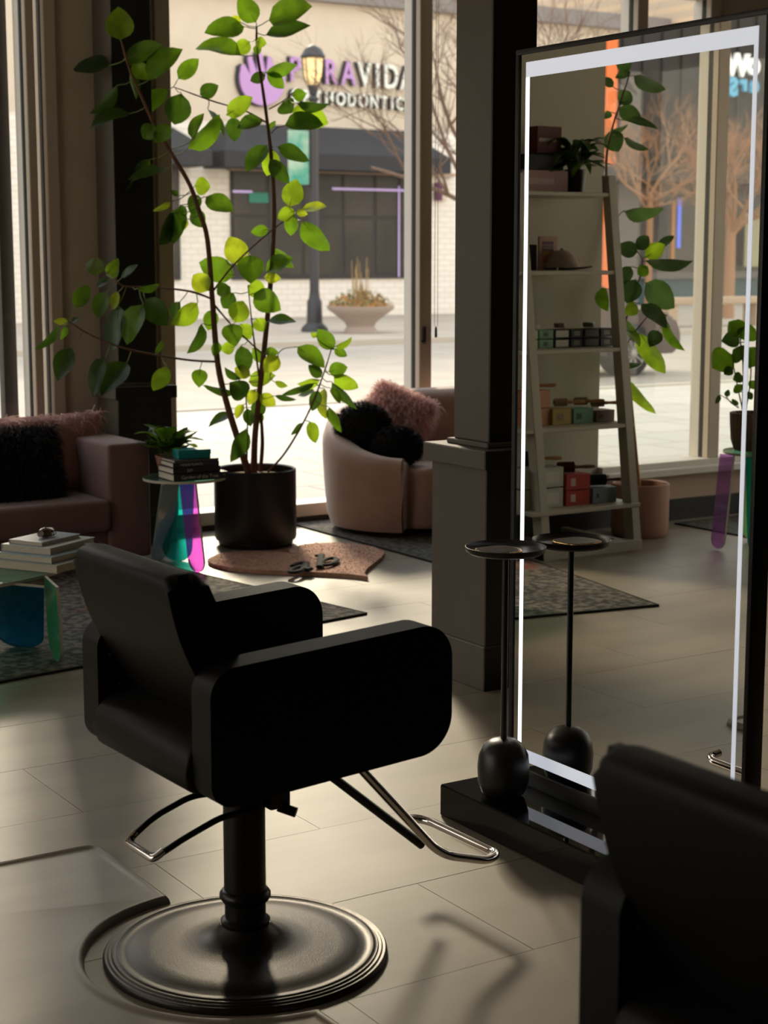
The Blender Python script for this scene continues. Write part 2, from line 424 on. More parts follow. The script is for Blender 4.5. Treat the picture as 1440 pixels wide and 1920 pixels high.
# black-faced column at the front wall and the pier that stands free beside the mirror
pier_side = mat('pier_paint', (.125, .107, .09), .55, noise=.04, nscale=5)
def column(x0, x1, y0, y1, px0, px1, py0, py1, zc, name='column', label=''):
    t = thing(name, label, 'column', ((x0 + x1) / 2, (y0 + y1) / 2, 0)); t['kind'] = 'structure'
    cx, cy = (x0 + x1) / 2, (y0 + y1) / 2
    def put(n, a, b, c, d, e, f, m, bev=.004):
        bm = bm_new(); bx(bm, a - cx, b - cx, c - cy, d - cy, e, f, bev, 1); return obj(n, bm, m, t)
    put('shaft', x0, x1, y0, y1, zc + .02, 3.66, pier_side)
    put('moulding', x0 - .02, x1 + .02, y0 - .02, y1 + .02, zc, zc + .02, pier_side)
    put('capital', px0 - .025, px1 + .025, py0 - .025, py1 + .025, zc - .07, zc, pier_side)
    put('plinth', px0, px1, py0, py1, .16, zc - .07, pier_side)
    put('base_trim', px0 - .012, px1 + .012, py0 - .012, py1 + .012, 0, .17, pier_side)
    # front faces carry a sheet of black paint of their own
    put('front_panel', x0 + .002, x1 - .002, y0 - .004, y0, zc + .022, 3.65, blackp, 0)
    put('front_panel', px0 + .002, px1 - .002, py0 - .004, py0, .17, zc - .07, blackp, 0)
    put('front_panel', px0 - .01, px1 + .01, py0 - .016, py0 - .012, 0, .165, blackp, 0)
    put('front_panel', px0 - .023, px1 + .023, py0 - .029, py0 - .025, zc - .069, zc - .001, blackp, 0)
    return t
column(3.67, 3.87, 5.06, 5.29, 3.617, 3.93, 5.0, 5.36, .91, label='free-standing pier of taupe and black with a stepped base beside the mirror')
column(3.765, 4.0, 8.70, 8.95, 3.74, 4.065, 8.66, 8.95, .90, label='black column against the front wall behind the mauve sofa')

# salon mat: thin sheet with a round cut-out for the chair base
bm = bm_new()
arc = []
cxm, cym, rm, xe = 1.733, 3.34, .375, 1.715
a0 = math.acos((xe - cxm) / rm)
for k in range(0, 33):
    a = a0 + (2 * PI - 2 * a0) * k / 32
    arc.append((cxm + rm * math.cos(a), cym + rm * math.sin(a)))
poly = [(xe, 4.19), *arc, (xe + .02, 2.2), (.3, 2.2), (.3, 4.19)]
poly = rpoly(poly, [.05] + [0.0001] + [.0001] * (len(arc) - 1) + [.001, .05, .05], 3)
pp = []
for q in poly:
    if not pp or (Vector(q) - Vector(pp[-1])).length > 1e-3: pp.append(q)
if (Vector(pp[0]) - Vector(pp[-1])).length < 1e-3: pp.pop()
area = sum(pp[i - 1][0] * pp[i][1] - pp[i][0] * pp[i - 1][1] for i in range(len(pp)))
if area < 0: pp.reverse()
def inward(d):
    out = []; n = len(pp)
    for i in range(n):
        e1 = (Vector(pp[i]) - Vector(pp[i - 1])).normalized(); e2 = (Vector(pp[(i + 1) % n]) - Vector(pp[i])).normalized()
        nn = Vector((-e1.y - e2.y, e1.x + e2.x)).normalized(); k = d / max(.5, nn.dot(Vector((-e1.y, e1.x))))
        out.append(Vector(pp[i]) + nn * k)
    return out
rings = [[bm.verts.new((q.x, q.y, z)) for q in inward(d)] for d, z in ((0, .001), (.003, .011), (.008, .0185), (.014, .020), (.022, .015), (.034, .012))]
for r0_, r1_ in zip(rings, rings[1:]):
    for i in range(len(r0_)): bm.faces.new((r0_[i - 1], r0_[i], r1_[i], r1_[i - 1]))
from mathutils.geometry import tessellate_polygon
for tri in tessellate_polygon([[v.co for v in rings[-1]]]): bm.faces.new([rings[-1][i] for i in tri])
mt = obj('salon_mat', bm, tile_m, smooth=True, ang=80)
tag(mt, 'thin beige floor mat with a round cut-out around the chair base', 'mat')

# ================================================================ STYLING CHAIRS
vinyl = mat('black_vinyl', (.006, .0052, .0048), .5, bump=.05, bscale=300, spec=.22)
chrome = mat('chrome', (.85, .8, .78), .08, 1)
blackm = mat('black_metal', (.02, .018, .016), .32, .6)
basem = mat('base_metal', (.035, .030, .026), .36, .75, bump=.08, bscale=260)
def styling_chair(loc, az, label):
    t = thing('styling_chair', label, 'chair', loc, az)
    # local: +x is where the sitter faces, +y the sitter's left
    W, th, f0, f1, z0, z1, pit = .634, .083, -.245, .375, .488, .787, .055
    for s in (1, -1):
        bm = bm_new()
        prof = rrect(f0, f1, z0, z1, (.085, .06, .055, .085), 12)
        vs = prism(bm, prof, s * W / 2, s * (W / 2 - th), 'xz', .033, 6)
        for v in vs: v.co.z += pit * v.co.x; v.co.y += .016
        obj('armrest', bm, vinyl, t, smooth=True, ang=60)
    bm = bm_new()
    hw = W / 2 - th
    vs = prism(bm, rpoly([(f0 - .015, z0 + .01), (f1 - .01, z0 + .01), (f1, z0 + .14), (.1, z0 + .15), (-.10, z0 + .15), (f0 - .015, z0 + .12)], [.045, .03, .05, .05, .05, .05], 5), -hw, hw, 'xz', .012, 2)
    for v in vs: v.co.z += pit * v.co.x; v.co.y += .016
    obj('seat', bm, vinyl, t, smooth=True, ang=60)
    bm = bm_new()
    back = rpoly([(-.215, .970), (-.048, .60), (-.13, .575), (-.268, .80), (-.305, .965)], [.035, .03, .04, .25, .035], 6)
    prism(bm, back, -hw + .014, hw + .018, 'xz', .024, 5)
    obj('backrest', bm, vinyl, t, smooth=True, ang=60)
    for (x, z) in ((-.215, .70), (-.19, .625), (-.225, .755)):
        bm = bm_new(); lathe(bm, [(0, .0), (.006, .0), (.006, .002), (0, .005)], 10)
        o = obj('bolt', bm, chrome, t, smooth=True, loc=(x, hw + .012, z)); o.rotation_euler = (PI / 2, 0, 0)
    bm = bm_new()
    lathe(bm, [(.0, 0), (.3325, 0), (.3325, .010), (.328, .016), (.322, .015), (.319, .019), (.313, .018), (.310, .022), (.304, .021), (.300, .024), (.292, .021), (.276, .020), (.262, .026),
               (.22, .030), (.16, .034), (.12, .038), (.09, .046), (.070, .060), (.058, .075), (.0, .075)], 96)
    obj('base_plate', bm, basem, t, smooth=True, ang=50)
    bm = bm_new()
    lathe(bm, [(0, .07), (.052, .07), (.057, .075), (.058, .085), (.052, .09), (.048, .092), (.048, .128), (.054, .132), (.060, .142), (.060, .150), (.054, .158), (.049, .160), (.049, .47), (0, .47)], 40)
    obj('hydraulic_column', bm, blackm, t, smooth=True, ang=50)
    bm = bm_new(); bx(bm, -.10, .14, -.10, .10, .462, .488, .006); bx(bm, .045, .10, -.045, .03, .35, .47, .005)
    obj('seat_bracket', bm, blackm, t, smooth=True)
    bm = bm_new(); tube(bm, [(.075, -.03, .352), (.105, -.06, .340)], .012, 10)
    obj('release_knob', bm, blackm, t, smooth=True)
    bm = bm_new()
    L = fillet([(.0, .075, .372), (-.09, .085, .378), (-.19, .08, .348), (-.262, .075, .305), (-.262, -.06, .305), (-.19, -.065, .338), (-.09, -.06, .368), (.0, -.055, .366)], .03, 5)
    tube(bm, L, .0075, 10)
    lev = obj('pump_lever', bm, blackm, t, smooth=True)
    bm = bm_new(); tube(bm, fillet([(-.24, .077, .322), (-.264, .075, .303), (-.264, -.06, .303), (-.24, -.062, .318)], .018, 4), .009, 10)
    obj('lever_grip', bm, chrome, lev, smooth=True)
    # footrest: two slanting bars and a looped foot bar
    bm = bm_new()
    tube(bm, fillet([(.12, -.155, .495), (.20, -.155, .475), (.452, -.155, .195), (.60, -.150, .148), (.655, -.12, .145), (.655, .175, .145), (.635, .205, .148), (.60, .20, .155)], .05, 6), .0115, 12)
    obj('footrest', bm, chrome, t, smooth=True)
    bm = bm_new(); tube(bm, [(.12, .06, .50), (.55, .06, .135)], .0115, 12)
    obj('footrest_bar', bm, blackm, t, smooth=True)
    return t
CH_AZ = R(90 - 88.15)
styling_chair((1.733, 3.34, 0), CH_AZ, 'black vinyl styling chair on a round pedestal base in the middle of the floor')
# second chair, the near one: same build, set by the corner of its left arm
c2 = styling_chair((1.703, 1.442, 0), R(0.5), 'nearest black vinyl styling chair, cropped by the right edge, seen from behind')

# ================================================================ MIRROR ON ITS PLATFORM
gloss_black = mat('gloss_black', (.004, .004, .004), .03, spec=.5)
bm = bm_new(); bx(bm, 2.672, 3.15, 1.6, 3.91, 0, .095, .004, 1)
tag(obj('mirror_platform', bm, gloss_black), 'low glossy black platform under the standing mirror', 'platform')
t = thing('standing_mirror', 'tall rectangular mirror with a black frame and a lit border', 'mirror', (MX + .03, 3.37, .095))
my0, my1, mz0, mz1 = -.47, .475, 0.045, 2.075      # local
mirror_m = mat('mirror_silver', (.80, .80, .755), .0, 1)
led = mat('led_frost', (.8, .82, .86), .5, emit=(.86, .90, 1.0), estr=.55)
led_edge = mat('led_edge', (.9, .9, .9), .5, emit=(.95, .97, 1.0), estr=1.6)
box_obj('mirror_glass', -.03, -.02, my0, my1, mz0, mz1, mirror_m, t)
box_obj('back_panel', -.02, .02, my0 - .003, my1 + .003, mz0 - .01, mz1, blackp, t)
for nm, a in (('frame_rail', (-.036, .02, my0 - .014, my1 + .014, mz1, mz1 + .014)), ('frame_rail', (-.036, .02, my0 - .014, my1 + .014, mz0 - .046, mz0)),
              ('frame_stile', (-.036, .02, my0 - .014, my0, mz0, mz1)), ('frame_stile', (-.036, .02, my1, my1 + .014, mz0, mz1))):
    box_obj(nm, *a, blackp, t, bev=.002)
q = .028
box_obj('light_strip', -.0312, -.030, my0 + q, my1 - q, mz1 - .055 - .008, mz1 - .022, led, t)
box_obj('light_strip', -.0312, -.030, my0 + q, my1 - q, mz0 + .022, mz0 + .058, led, t)
box_obj('light_strip', -.0312, -.030, my0 + q, my0 + q + .013, mz0 + .058, mz1 - .063, led, t)
box_obj('light_strip', -.0312, -.030, my1 - q - .015, my1 - q, mz0 + .058, mz1 - .063, led_edge, t)

# ================================================================ SMALL TRAY STAND AND THE AGATE COASTER
satin = mat('satin_black', (.014, .013, .012), .38)
t = thing('tray_stand', 'slim black tray stand with a ball base on the glossy platform', 'side table', (2.768, 3.73, .095))
bm = bm_new(); lathe(bm, [(0, 0), (.045, 0), (.062, .012), (.073, .045), (.075, .085), (.071, .12), (.058, .148), (.038, .162), (.016, .168), (0, .168)], 48)
obj('ball_base', bm, satin, t, smooth=True, ang=60)
bm = bm_new(); lathe(bm, [(.0088, .165), (.0088, .705)], 20)
obj('pole', bm, satin, t, smooth=True)
bm = bm_new(); lathe(bm, [(0, .700), (.02, .700), (.10, .702), (.1115, .709), (.114, .722), (.1125, .7225), (.108, .713), (.10, .708), (0, .7075)], 64)
obj('tray', bm, satin, t, smooth=True, ang=50)
agate = mat('agate', (.16, .13, .11), .28, col2=(.07, .055, .045), nscale=24)
gold = mat('gold_leaf', (.75, .5, .22), .25, 1, bump=.4, bscale=120)
t = thing('agate_coaster', 'flat dark stone coaster with a gilded edge lying on the tray', 'coaster', (2.745, 3.735, .8028))
out = []
base_poly = [(-.058, -.052), (.0, -.060), (.050, -.050), (.062, -.01), (.058, .045), (.02, .058), (-.045, .05), (-.06, .01)]
rnd = random.Random(5)
sm = rpoly(base_poly, .02, 4)
sm = [(x + rnd.uniform(-.0015, .0015), y + rnd.uniform(-.0015, .0015)) for x, y in sm]
bm = bm_new(); prism(bm, [(x * .965, y * .965) for x, y in sm], 0, .0075, 'xy'); obj('stone', bm, agate, t)
bm = bm_new(); tube(bm, [(x, y, .004) for x, y in sm], .0032, 6, closed=True); obj('gold_edge', bm, gold, t, smooth=True)

# ================================================================ RUGS
def rug_mat(name, c1, c2, c3, sc=2.2):
    m = bpy.data.materials.new(name); m.use_nodes = True; nt = m.node_tree; b = nt.nodes['Principled BSDF']; b.inputs['Roughness'].default_value = .95
    t = nt.nodes.new('ShaderNodeTexCoord'); n = nt.nodes.new('ShaderNodeTexNoise'); n.inputs['Scale'].default_value = 26; n.inputs['Detail'].default_value = 8
    n2 = nt.nodes.new('ShaderNodeTexNoise'); n2.inputs['Scale'].default_value = sc; n2.inputs['Detail'].default_value = 3
    nt.links.new(t.outputs['Object'], n.inputs['Vector']); nt.links.new(t.outputs['Object'], n2.inputs['Vector'])
    r = nt.nodes.new('ShaderNodeValToRGB'); r.color_ramp.elements[0].color = (*c1, 1); r.color_ramp.elements[1].color = (*c2, 1)
    r.color_ramp.elements[0].position = .42; r.color_ramp.elements[1].position = .6
    r2 = nt.nodes.new('ShaderNodeValToRGB'); r2.color_ramp.elements[0].position = .56; r2.color_ramp.elements[1].position = .64
    mx = nt.nodes.new('ShaderNodeMix'); mx.data_type = 'RGBA'; mx.inputs['B'].default_value = (*c3, 1)
    nt.links.new(n.outputs['Fac'], r.inputs[0]); nt.links.new(n2.outputs['Fac'], r2.inputs[0]); nt.links.new(r2.outputs[0], mx.inputs['Factor'])
    nt.links.new(r.outputs[0], mx.inputs['A']); nt.links.new(mx.outputs['Result'], b.inputs['Base Color'])
    bp = nt.nodes.new('ShaderNodeBump'); bp.inputs['Strength'].default_value = .6; bp.inputs['Distance'].default_value = .004
    nt.links.new(n.outputs['Fac'], bp.inputs['Height']); nt.links.new(bp.outputs[0], b.inputs['Normal'])
    return m
rug1 = rug_mat('rug_vintage', (.045, .043, .040), (.20, .175, .145), (.20, .045, .015), 1.3)
rug2m = rug_mat('rug_grey', (.04, .04, .037), (.15, .135, .115), (.06, .055, .05), 1.5)
rim_m = mat('rug_binding', (.012, .012, .011), .9)
def rug(loc, rz, lx, ly, m, label):
    t = thing('rug', label, 'rug', loc, rz)
    bm = bm_new(); bx(bm, .012, lx - .012, .012, ly - .012, 0, .008); obj('pile', bm, m, t)
    bm = bm_new()
    for a in ((0, lx, 0, .012), (0, lx, ly - .012, ly), (0, .012, .012, ly - .012), (lx - .012, lx, .012, ly - .012)): bx(bm, *a, 0, .009)
    obj('binding', bm, rim_m, t)
    return t
r1 = R(9.6)
rug((.56, 5.815, .001), r1, 3.45, 2.35, rug1, 'faded grey and rust patterned rug under the coffee table')
rug((4.94, 6.4, .001), 0, 2.6, 2.45, rug2m, 'dark grey rug under the curved blush sofa')
rug((-3.6, 6.2, .001), R(-1), 2.42, 1.45, rug2m, 'dark grey rug under the side table by the left window, seen in the mirror')

# heart shaped mat
pink_pile = mat('pink_pile', (.62, .36, .27), .95, noise=.12, nscale=30)
t = thing('heart_rug', 'pink heart shaped pile rug with two black letters in front of the planter', 'rug', (4.39, 7.6, .001))
pts = []
for k in range(72):
    a = 2 * PI * k / 72
    hx = 16 * math.sin(a) ** 3; hy = 13 * math.cos(a) - 5 * math.cos(2 * a) - 2 * math.cos(3 * a) - math.cos(4 * a)
    pts.append((hx / 32 * 1.0, hy / 29 * 1.02 + .07))
bm = bm_new(); prism(bm, pts, 0, .022, 'xy', .012, 2)
base = bm.copy(); bmesh.ops.recalc_face_normals(base, faces=base.faces)
obj('rug_body', bm, pink_pile, t, smooth=True)
obj('pile', fur(base, 9000, .016, .002, 3, .1, .4), pink_pile, t, kind='stuff')
ink = mat('ink_black', (.008, .007, .007), .9)
X0 = P(528, 1076, z=.045) - Vector((4.39, 7.6, .001)); X1 = P(650, 1049, z=.045) - Vector((4.39, 7.6, .001))
xd = (X1 - X0).normalized(); xd.z = 0; X0 = X0 + xd * .045; yd = Vector((.53, .85, 0)).normalized()
Lw = (X1 - X0).length * .88
def ab_letter(name, x, parts_):
    bm = bm_new()
    for p in parts_: tube(bm, [X0 + xd * ((x + a) * Lw) + yd * (b * Lw) for a, b in p[0]], p[1], 6)
    o = obj(name, bm, ink, t, smooth=True)
    for v in o.data.vertices: v.co.z = .036 + (v.co.z - X0.z) * .5
def circ(cx, cy, rx, ry, a0=0, a1=360, n=20): return [(cx + rx * math.cos(R(a0 + (a1 - a0) * k / n)), cy + ry * math.sin(R(a0 + (a1 - a0) * k / n))) for k in range(n + 1)]
ab_letter('letter', .0, [(circ(.16, .17, .13, .15), .017), ([(.32, .52), (.32, .06), (.36, .0), (.43, .02)], .020), (circ(.18, .46, .14, .14, 0, 160, 10), .015)])
ab_letter('letter', .50, [(circ(.27, .24, .16, .22), .017), ([(.10, .86), (.10, .02)], .020), ([(.0, .86), (.10, .87)], .014)])

# ================================================================ SOFAS AND CUSHIONS
mauve = mat('mauve_velvet', (.20, .108, .098), .75, sheen=.5, noise=.08, nscale=6, bump=.1, bscale=140)
t = thing('sofa', 'mauve velvet sofa with square arms along the left side', 'sofa', (2.4, 8.45, 0))
bm = bm_new(); bx(bm, 1.02, 1.255, -.39, .45, .05, .655, .018, 3)
obj('arm', bm, mauve, t, smooth=True)
bm = bm_new(); bx(bm, -1.255, -1.02, -.39, .45, .05, .655, .018, 3)
obj('arm', bm, mauve, t, smooth=True)
bm = bm_new(); bx(bm, -1.02, 1.02, .2, .45, .08, .64, .03, 3); obj('backrest', bm, mauve, t, smooth=True)
bm = bm_new(); bx(bm, -1.02, 1.02, -.36, .2, .06, .20, .01, 2); obj('sofa_base', bm, mauve, t, smooth=True)
for a, b in ((-1.015, .318), (.322, 1.018)):
    bm = bm_new(); vs = bx(bm, a, b, -.42, .2, .205, .37, .03, 4)
    for v in bm.verts:
        if v.co.z > .34: v.co.z += .02 * math.sin(PI * (v.co.x - a) / (b - a)) * math.sin(PI * min(1, max(0, (v.co.y + .42) / .62)))
    obj('seat_cushion', bm, mauve, t, smooth=True)
for sx in (-1.15, 1.15):
    for sy in (-.3, .38):
        bm = bm_new(); lathe(bm, [(0, 0), (.02, 0), (.026, .055), (0, .055)], 12); obj('foot', bm, blackp, t, smooth=True, loc=(sx, sy, 0))

pink_fur = fur_mat('pink_fur', (.95, .70, .66), (.62, .34, .31), (.95, .68, .62))
black_fur = fur_mat('black_fur', (.02, .018, .018), (.004, .0035, .0035), (.03, .02, .02))
def fur_pillow(loc, size, th, tilt, rz, m, label, seed, L=.055, n=6500, roll=0):
    t = thing('fur_cushion', label, 'cushion', loc, rz)
    bm = bm_new(); N = 14; grid = {}
    for s in (1, -1):
        for i in range(N + 1):
            for j in range(N + 1):
                u, v = i / N * 2 - 1, j / N * 2 - 1
                if abs(u) == 1 or abs(v) == 1:
                    if s == -1: grid[(s, i, j)] = grid[(1, i, j)]; continue
                h = th / 2 * max(0, (1 - u ** 4) * (1 - v ** 4)) ** .5
                pinch = 1 - .06 * (1 - abs(u)) * 0 - .05 * ((1 - u * u) * abs(v) + (1 - v * v) * abs(u)) * .9
                grid[(s, i, j)] = bm.verts.new((u * size[0] / 2 * pinch, -s * h, v * size[1] / 2 * pinch + size[1] / 2))
    for s in (1, -1):
        for i in range(N):
            for j in range(N):
                q = [grid[(s, i, j)], grid[(s, i + 1, j)], grid[(s, i + 1, j + 1)], grid[(s, i, j + 1)]]
                if len(set(q)) == 4: bm.faces.new(q if s == 1 else q[::-1])
    Mx = Matrix.Rotation(tilt, 4, 'X') @ Matrix.Rotation(roll, 4, 'Y'); bmesh.ops.transform(bm, matrix=Mx, verts=bm.verts)
    base = bm.copy(); bmesh.ops.recalc_face_normals(base, faces=base.faces)
    f = fur(base, n, L, .003, seed, .45, 1.0); base.free()
    obj('cover', bm, m, t, smooth=True)
    obj('fur', f, m, t, kind='stuff')
    return t
fur_pillow((3.20, 8.50, .36), (.86, .43), .17, R(-14), R(4), pink_fur, 'long pink fur cushion leaning on the back of the mauve sofa', 1, .085, 14000)
fur_pillow((3.00, 8.28, .375), (.50, .36), .15, R(-17), R(0), black_fur, 'black fur cushion in front of the pink one on the mauve sofa', 2, .07, 10000)

# curved blush sofa
blush = mat('blush_velvet', (.52, .335, .265), .7, sheen=.7, col2=(.42, .25, .20), nscale=3.5, bump=.08, bscale=160)
t = thing('curved_sofa', 'curved blush velvet tub sofa in front of the street window', 'sofa', (6.1, 8.4, 0))
def path_pts():
    pts = []
    # centre line of the wrap-round wall, local coordinates, starts at the front of the left arm
    ctrl = [(-.85, -.36), (-.98, -.22), (-1.04, .0), (-.97, .20), (-.80, .33), (-.5, .37), (0, .38), (.6, .37), (.95, .30), (1.12, .12), (1.14, -.08), (1.02, -.26), (.8, -.33)]
    return smooth_path([(a, b, 0) for a, b in ctrl], 7)
pp = path_pts(); n = len(pp)
bm = bm_new(); rings = []
cum = [0]
for a, b in zip(pp, pp[1:]): cum.append(cum[-1] + (b - a).length)
for i, p in enumerate(pp):
    tn = (pp[min(i + 1, n - 1)] - pp[max(i - 1, 0)]).normalized(); nr = Vector((tn.y, -tn.x, 0))      # nr points inwards to the seat
    if nr.dot(Vector((.05, 0, 0)) - p) < 0: nr = -nr
    s = min(cum[i], cum[-1] - cum[i])
    h = .47 + (.80 - .47) * (0.5 - .5 * math.cos(PI * min(1, s / 1.25)))
    wv = .105
    prof = [(-.75, .04), (-.95, .12), (-1.0, .3), (-1.0, h * .72), (-.95, h * .88), (-.72, h * .975), (-.25, h), (.3, h * .985), (.72, h * .94), (.95, h * .85), (1.0, h * .6), (1.0, .2), (.8, .04)]
    fl = 1.0
    ring = []
    for a, z in prof:
        out_b = (-.035 * (1 - z / h)) if a < 0 else 0
        ring.append(bm.verts.new(p + nr * (a * wv - out_b) + Vector((0, 0, z))))
    rings.append(ring)
for a, b in zip(rings, rings[1:]):
    for k in range(len(a)): bm.faces.new((a[k], a[(k + 1) % len(a)], b[(k + 1) % len(a)], b[k]))
bm.faces.new(rings[0]); bm.faces.new(rings[-1][::-1])
bmesh.ops.bevel(bm, geom=[e for e in bm.edges if len(e.link_faces) == 2 and any(len(f.verts) > 4 for f in e.link_faces)], offset=.02, segments=3, affect='EDGES')
obj('wraparound_back', bm, blush, t, smooth=True, ang=70)
seat_poly = rpoly([(-.80, -.42), (.8, -.40), (1.02, -.22), (1.05, .1), (.9, .28), (-.75, .27), (-.93, .1), (-.88, -.2)], .12, 5)
bm = bm_new(); prism(bm, seat_poly, .05, .405, 'xy', .035, 4)
obj('seat', bm, blush, t, smooth=True, ang=60)
fur_pillow((5.39, 8.56, .44), (.38, .42), .13, R(-22), R(-38), pink_fur, 'pink fur cushion at the back of the curved sofa, rim lit', 4, .07, 9000, roll=R(24))
def ball_cushion(loc, sc, label, seed, m=black_fur, rz=0):
    t = thing('fur_cushion', label, 'cushion', loc, rz)
    bm = bm_new(); bmesh.ops.create_icosphere(bm, subdivisions=3, radius=1)
    for v in bm.verts: v.co = Vector((v.co.x * sc[0], v.co.y * sc[1], v.co.z * sc[2] + sc[2]))
    base = bm.copy(); f = fur(base, 6000, .03, .002, seed, .2, .8); base.free()
    obj('cover', bm, m, t, smooth=True); obj('fur', f, m, t, kind='stuff')
ball_cushion((5.20, 8.43, .44), (.17, .09, .16), 'black fur cushion lying behind the small round one on the curved sofa', 5, rz=R(-35))
ball_cushion((5.30, 8.21, .41), (.14, .08, .11), 'small round black fur cushion at the front of the curved sofa', 6, rz=R(-30))

# ================================================================ ACRYLIC TABLES, BOOKS
teal_ac = glass_mat('acrylic_teal', (.10, .62, .58), (.05, .25, .75), .06)
mag_ac = glass_mat('acrylic_magenta', (.95, .25, .80), (.70, .45, .90), .06)
grn_ac = glass_mat('acrylic_green', (.50, .88, .42), (.66, .55, .92), .12, body=.6)
blu_ac = glass_mat('acrylic_blue', (.05, .50, .52), (.04, .20, .50), .05)
gre2_ac = glass_mat('acrylic_sea', (.22, .75, .42), (.20, .70, .42), .08, body=.4)
clr_ac = glass_mat('acrylic_clear', (.80, .90, .84), (.45, .75, .6), .10)
edge_ac = mat('acrylic_edge', (.62, .58, .46), .3, spec=.6)
def slab_leg(m, parent, top, bot, width, wdir, th=.012, origin=Vector((0, 0, 0)), label=None):
    top = Vector(top) - origin; bot = Vector(bot) - origin
    v = (top - bot); L = v.length; v.normalize(); u = Vector(wdir); u = (u - v * u.dot(v)).normalized(); w = u.cross(v)
    r = width / 2
    poly = [(-r, L), (-r, r)] + [(-r * math.cos(R(a)), r - r * math.sin(R(a))) for a in range(12, 180, 12)] + [(r, r), (r, L)]
    bm = bm_new()
    a = [bm.verts.new(bot + u * p[0] + v * p[1] + w * (th / 2)) for p in poly]; b = [bm.verts.new(bot + u * p[0] + v * p[1] - w * (th / 2)) for p in poly]
    bm.faces.new(a); bm.faces.new(b[::-1])
    for i in range(len(a)):
        f = bm.faces.new((a[i], b[i], b[(i + 1) % len(a)], a[(i + 1) % len(a)])); f.material_index = 1 if i else 0
    o = obj('leg', bm, [m, edge_ac], parent)
    if label: o['label'] = label
    return o
def rotv(v, deg): return Matrix.Rotation(R(deg), 3, 'Z') @ Vector(v)
def round_top(parent, rx, ry, z, th, m, rz=0):
    bm = bm_new(); p = [(rx * math.cos(2 * PI * k / 48), ry * math.sin(2 * PI * k / 48)) for k in range(48)]
    prism(bm, p, z - th, z, 'xy')
    for f in bm.faces:
        if len(f.verts) == 4: f.material_index = 1
    bmesh.ops.rotate(bm, verts=bm.verts, cent=(0, 0, 0), matrix=Matrix.Rotation(rz, 3, 'Z'))
    obj('table_top', bm, [m, edge_ac], parent)
o0 = Vector((3.76, 7.87, 0))
t = thing('side_table', 'iridescent acrylic side table between the mauve sofa and the planter', 'side table', o0)
round_top(t, .215, .215, .487, .013, clr_ac)
zt = .474
slab_leg(grn_ac, t, P(320, 900, z=zt), P(299, 1050, z=0), .13, rotv(RT, 58), origin=o0, label='green and violet acrylic leg')
slab_leg(teal_ac, t, P(336, 893, z=zt), P(332, 1052, z=0), .16, RT, origin=o0, label='teal acrylic leg')
slab_leg(mag_ac, t, P(352, 903, z=zt), P(371, 1073, z=0), .13, rotv(RT, -45), origin=o0, label='magenta acrylic leg')
o1 = Vector((1.98, 6.60, 0))
t = thing('coffee_table', 'low oval iridescent acrylic coffee table on the patterned rug', 'coffee table', o1)
round_top(t, .66, .40, .355, .013, glass_mat('acrylic_top', (.40, .75, .52), (.45, .80, .58), .12, body=.35), R(8))
slab_leg(blu_ac, t, P(38, 1096, z=.342), P(40, 1212, z=.009), .185, RT, origin=o1, label='deep teal acrylic leg')
slab_leg(gre2_ac, t, P(96, 1090, z=.342), P(107, 1238, z=.009), .165, rotv(RT, -62), origin=o1, label='green acrylic leg with a blue edge')
slab_leg(teal_ac, t, (1.58, 6.75, .342), (1.52, 6.80, .009), .18, rotv(RT, 60), origin=o1)

paper = mat('book_paper', (.62, .56, .45), .8, noise=.08, nscale=90, stretch=(1, 1, 14))
def book(name, label, loc, rz, w, d, h, cover, cat='book', group=None, spine='front', text=None, tm=None):
    """w along local x (spine length), d deep; spine on the side towards -y"""
    t = thing(name, label, cat, loc, rz, group)
    bm = bm_new(); bx(bm, -w / 2 + .004, w / 2 - .004, -d / 2 + .004, d / 2 - .005, .0025, h - .0025); obj('pages', bm, paper, t)
    bm = bm_new()
    bx(bm, -w / 2, w / 2, -d / 2, d / 2, 0, .0026, .0006, 1); bx(bm, -w / 2, w / 2, -d / 2, d / 2, h - .0026, h, .0006, 1)
    if spine == 'front': bx(bm, -w / 2, w / 2, -d / 2 - .0005, -d / 2 + .003, .0005, h - .0005, .0006, 1)
    else: bx(bm, -w / 2 - .0005, -w / 2 + .003, -d / 2, d / 2, .0005, h - .0005, .0006, 1)
    obj('cover', bm, cover, t)
    if text:
        for s, x, sz in text: text_mesh('lettering', s, sz, .0006, tm, t, (x, -d / 2 - .001, h * .28))
    return t
silver = mat('print_silver', (.55, .50, .45), .5)
z = .488
cov_k = mat('cover_black', (.012, .012, .013), .45); cov_n = mat('cover_navy', (.02, .028, .04), .45); cov_g = mat('cover_grey', (.08, .065, .06), .5)
bb = P(345, 890, z=.50); bx0, by0 = 3.775, 7.80
rzb = R(-3)
book('book', 'thick black book at the bottom of the pile on the side table', (bx0 + .0, by0, z), rzb, .30, .22, .036, cov_k, text=[('Garden of the Tree', -.11, .026), ('*', .125, .02)], tm=silver)
book('book', 'black book with a short silver title, second from the bottom of the side table pile', (bx0 - .018, by0 + .005, z + .0365), rzb + R(1), .262, .20, .030, cov_k, text=[('SKP', -.055, .02), ('', .05, .02)], tm=silver)
book('book', 'dark navy book, second from the top of the side table pile', (bx0 - .012, by0 + .01, z + .067), rzb - R(2), .25, .19, .024, cov_n, text=[('HOUSE PLANTS', -.085, .017)], tm=silver)
book('book', 'thin dark grey book on top of the side table pile, under the teal box', (bx0 - .012, by0 + .01, z + .0915), rzb + R(1), .245, .18, .013, cov_g)
t = thing('gift_box', 'small teal box on top of the side table books', 'box', (bx0 - .005, by0 + .0, z + .105), rzb - R(6))
teal_p = mat('teal_card', (.0, .22, .22), .5)
bm = bm_new(); bx(bm, -.085, .085, -.055, .055, 0, .028, .002, 1); obj('box_base', bm, teal_p, t, smooth=True)
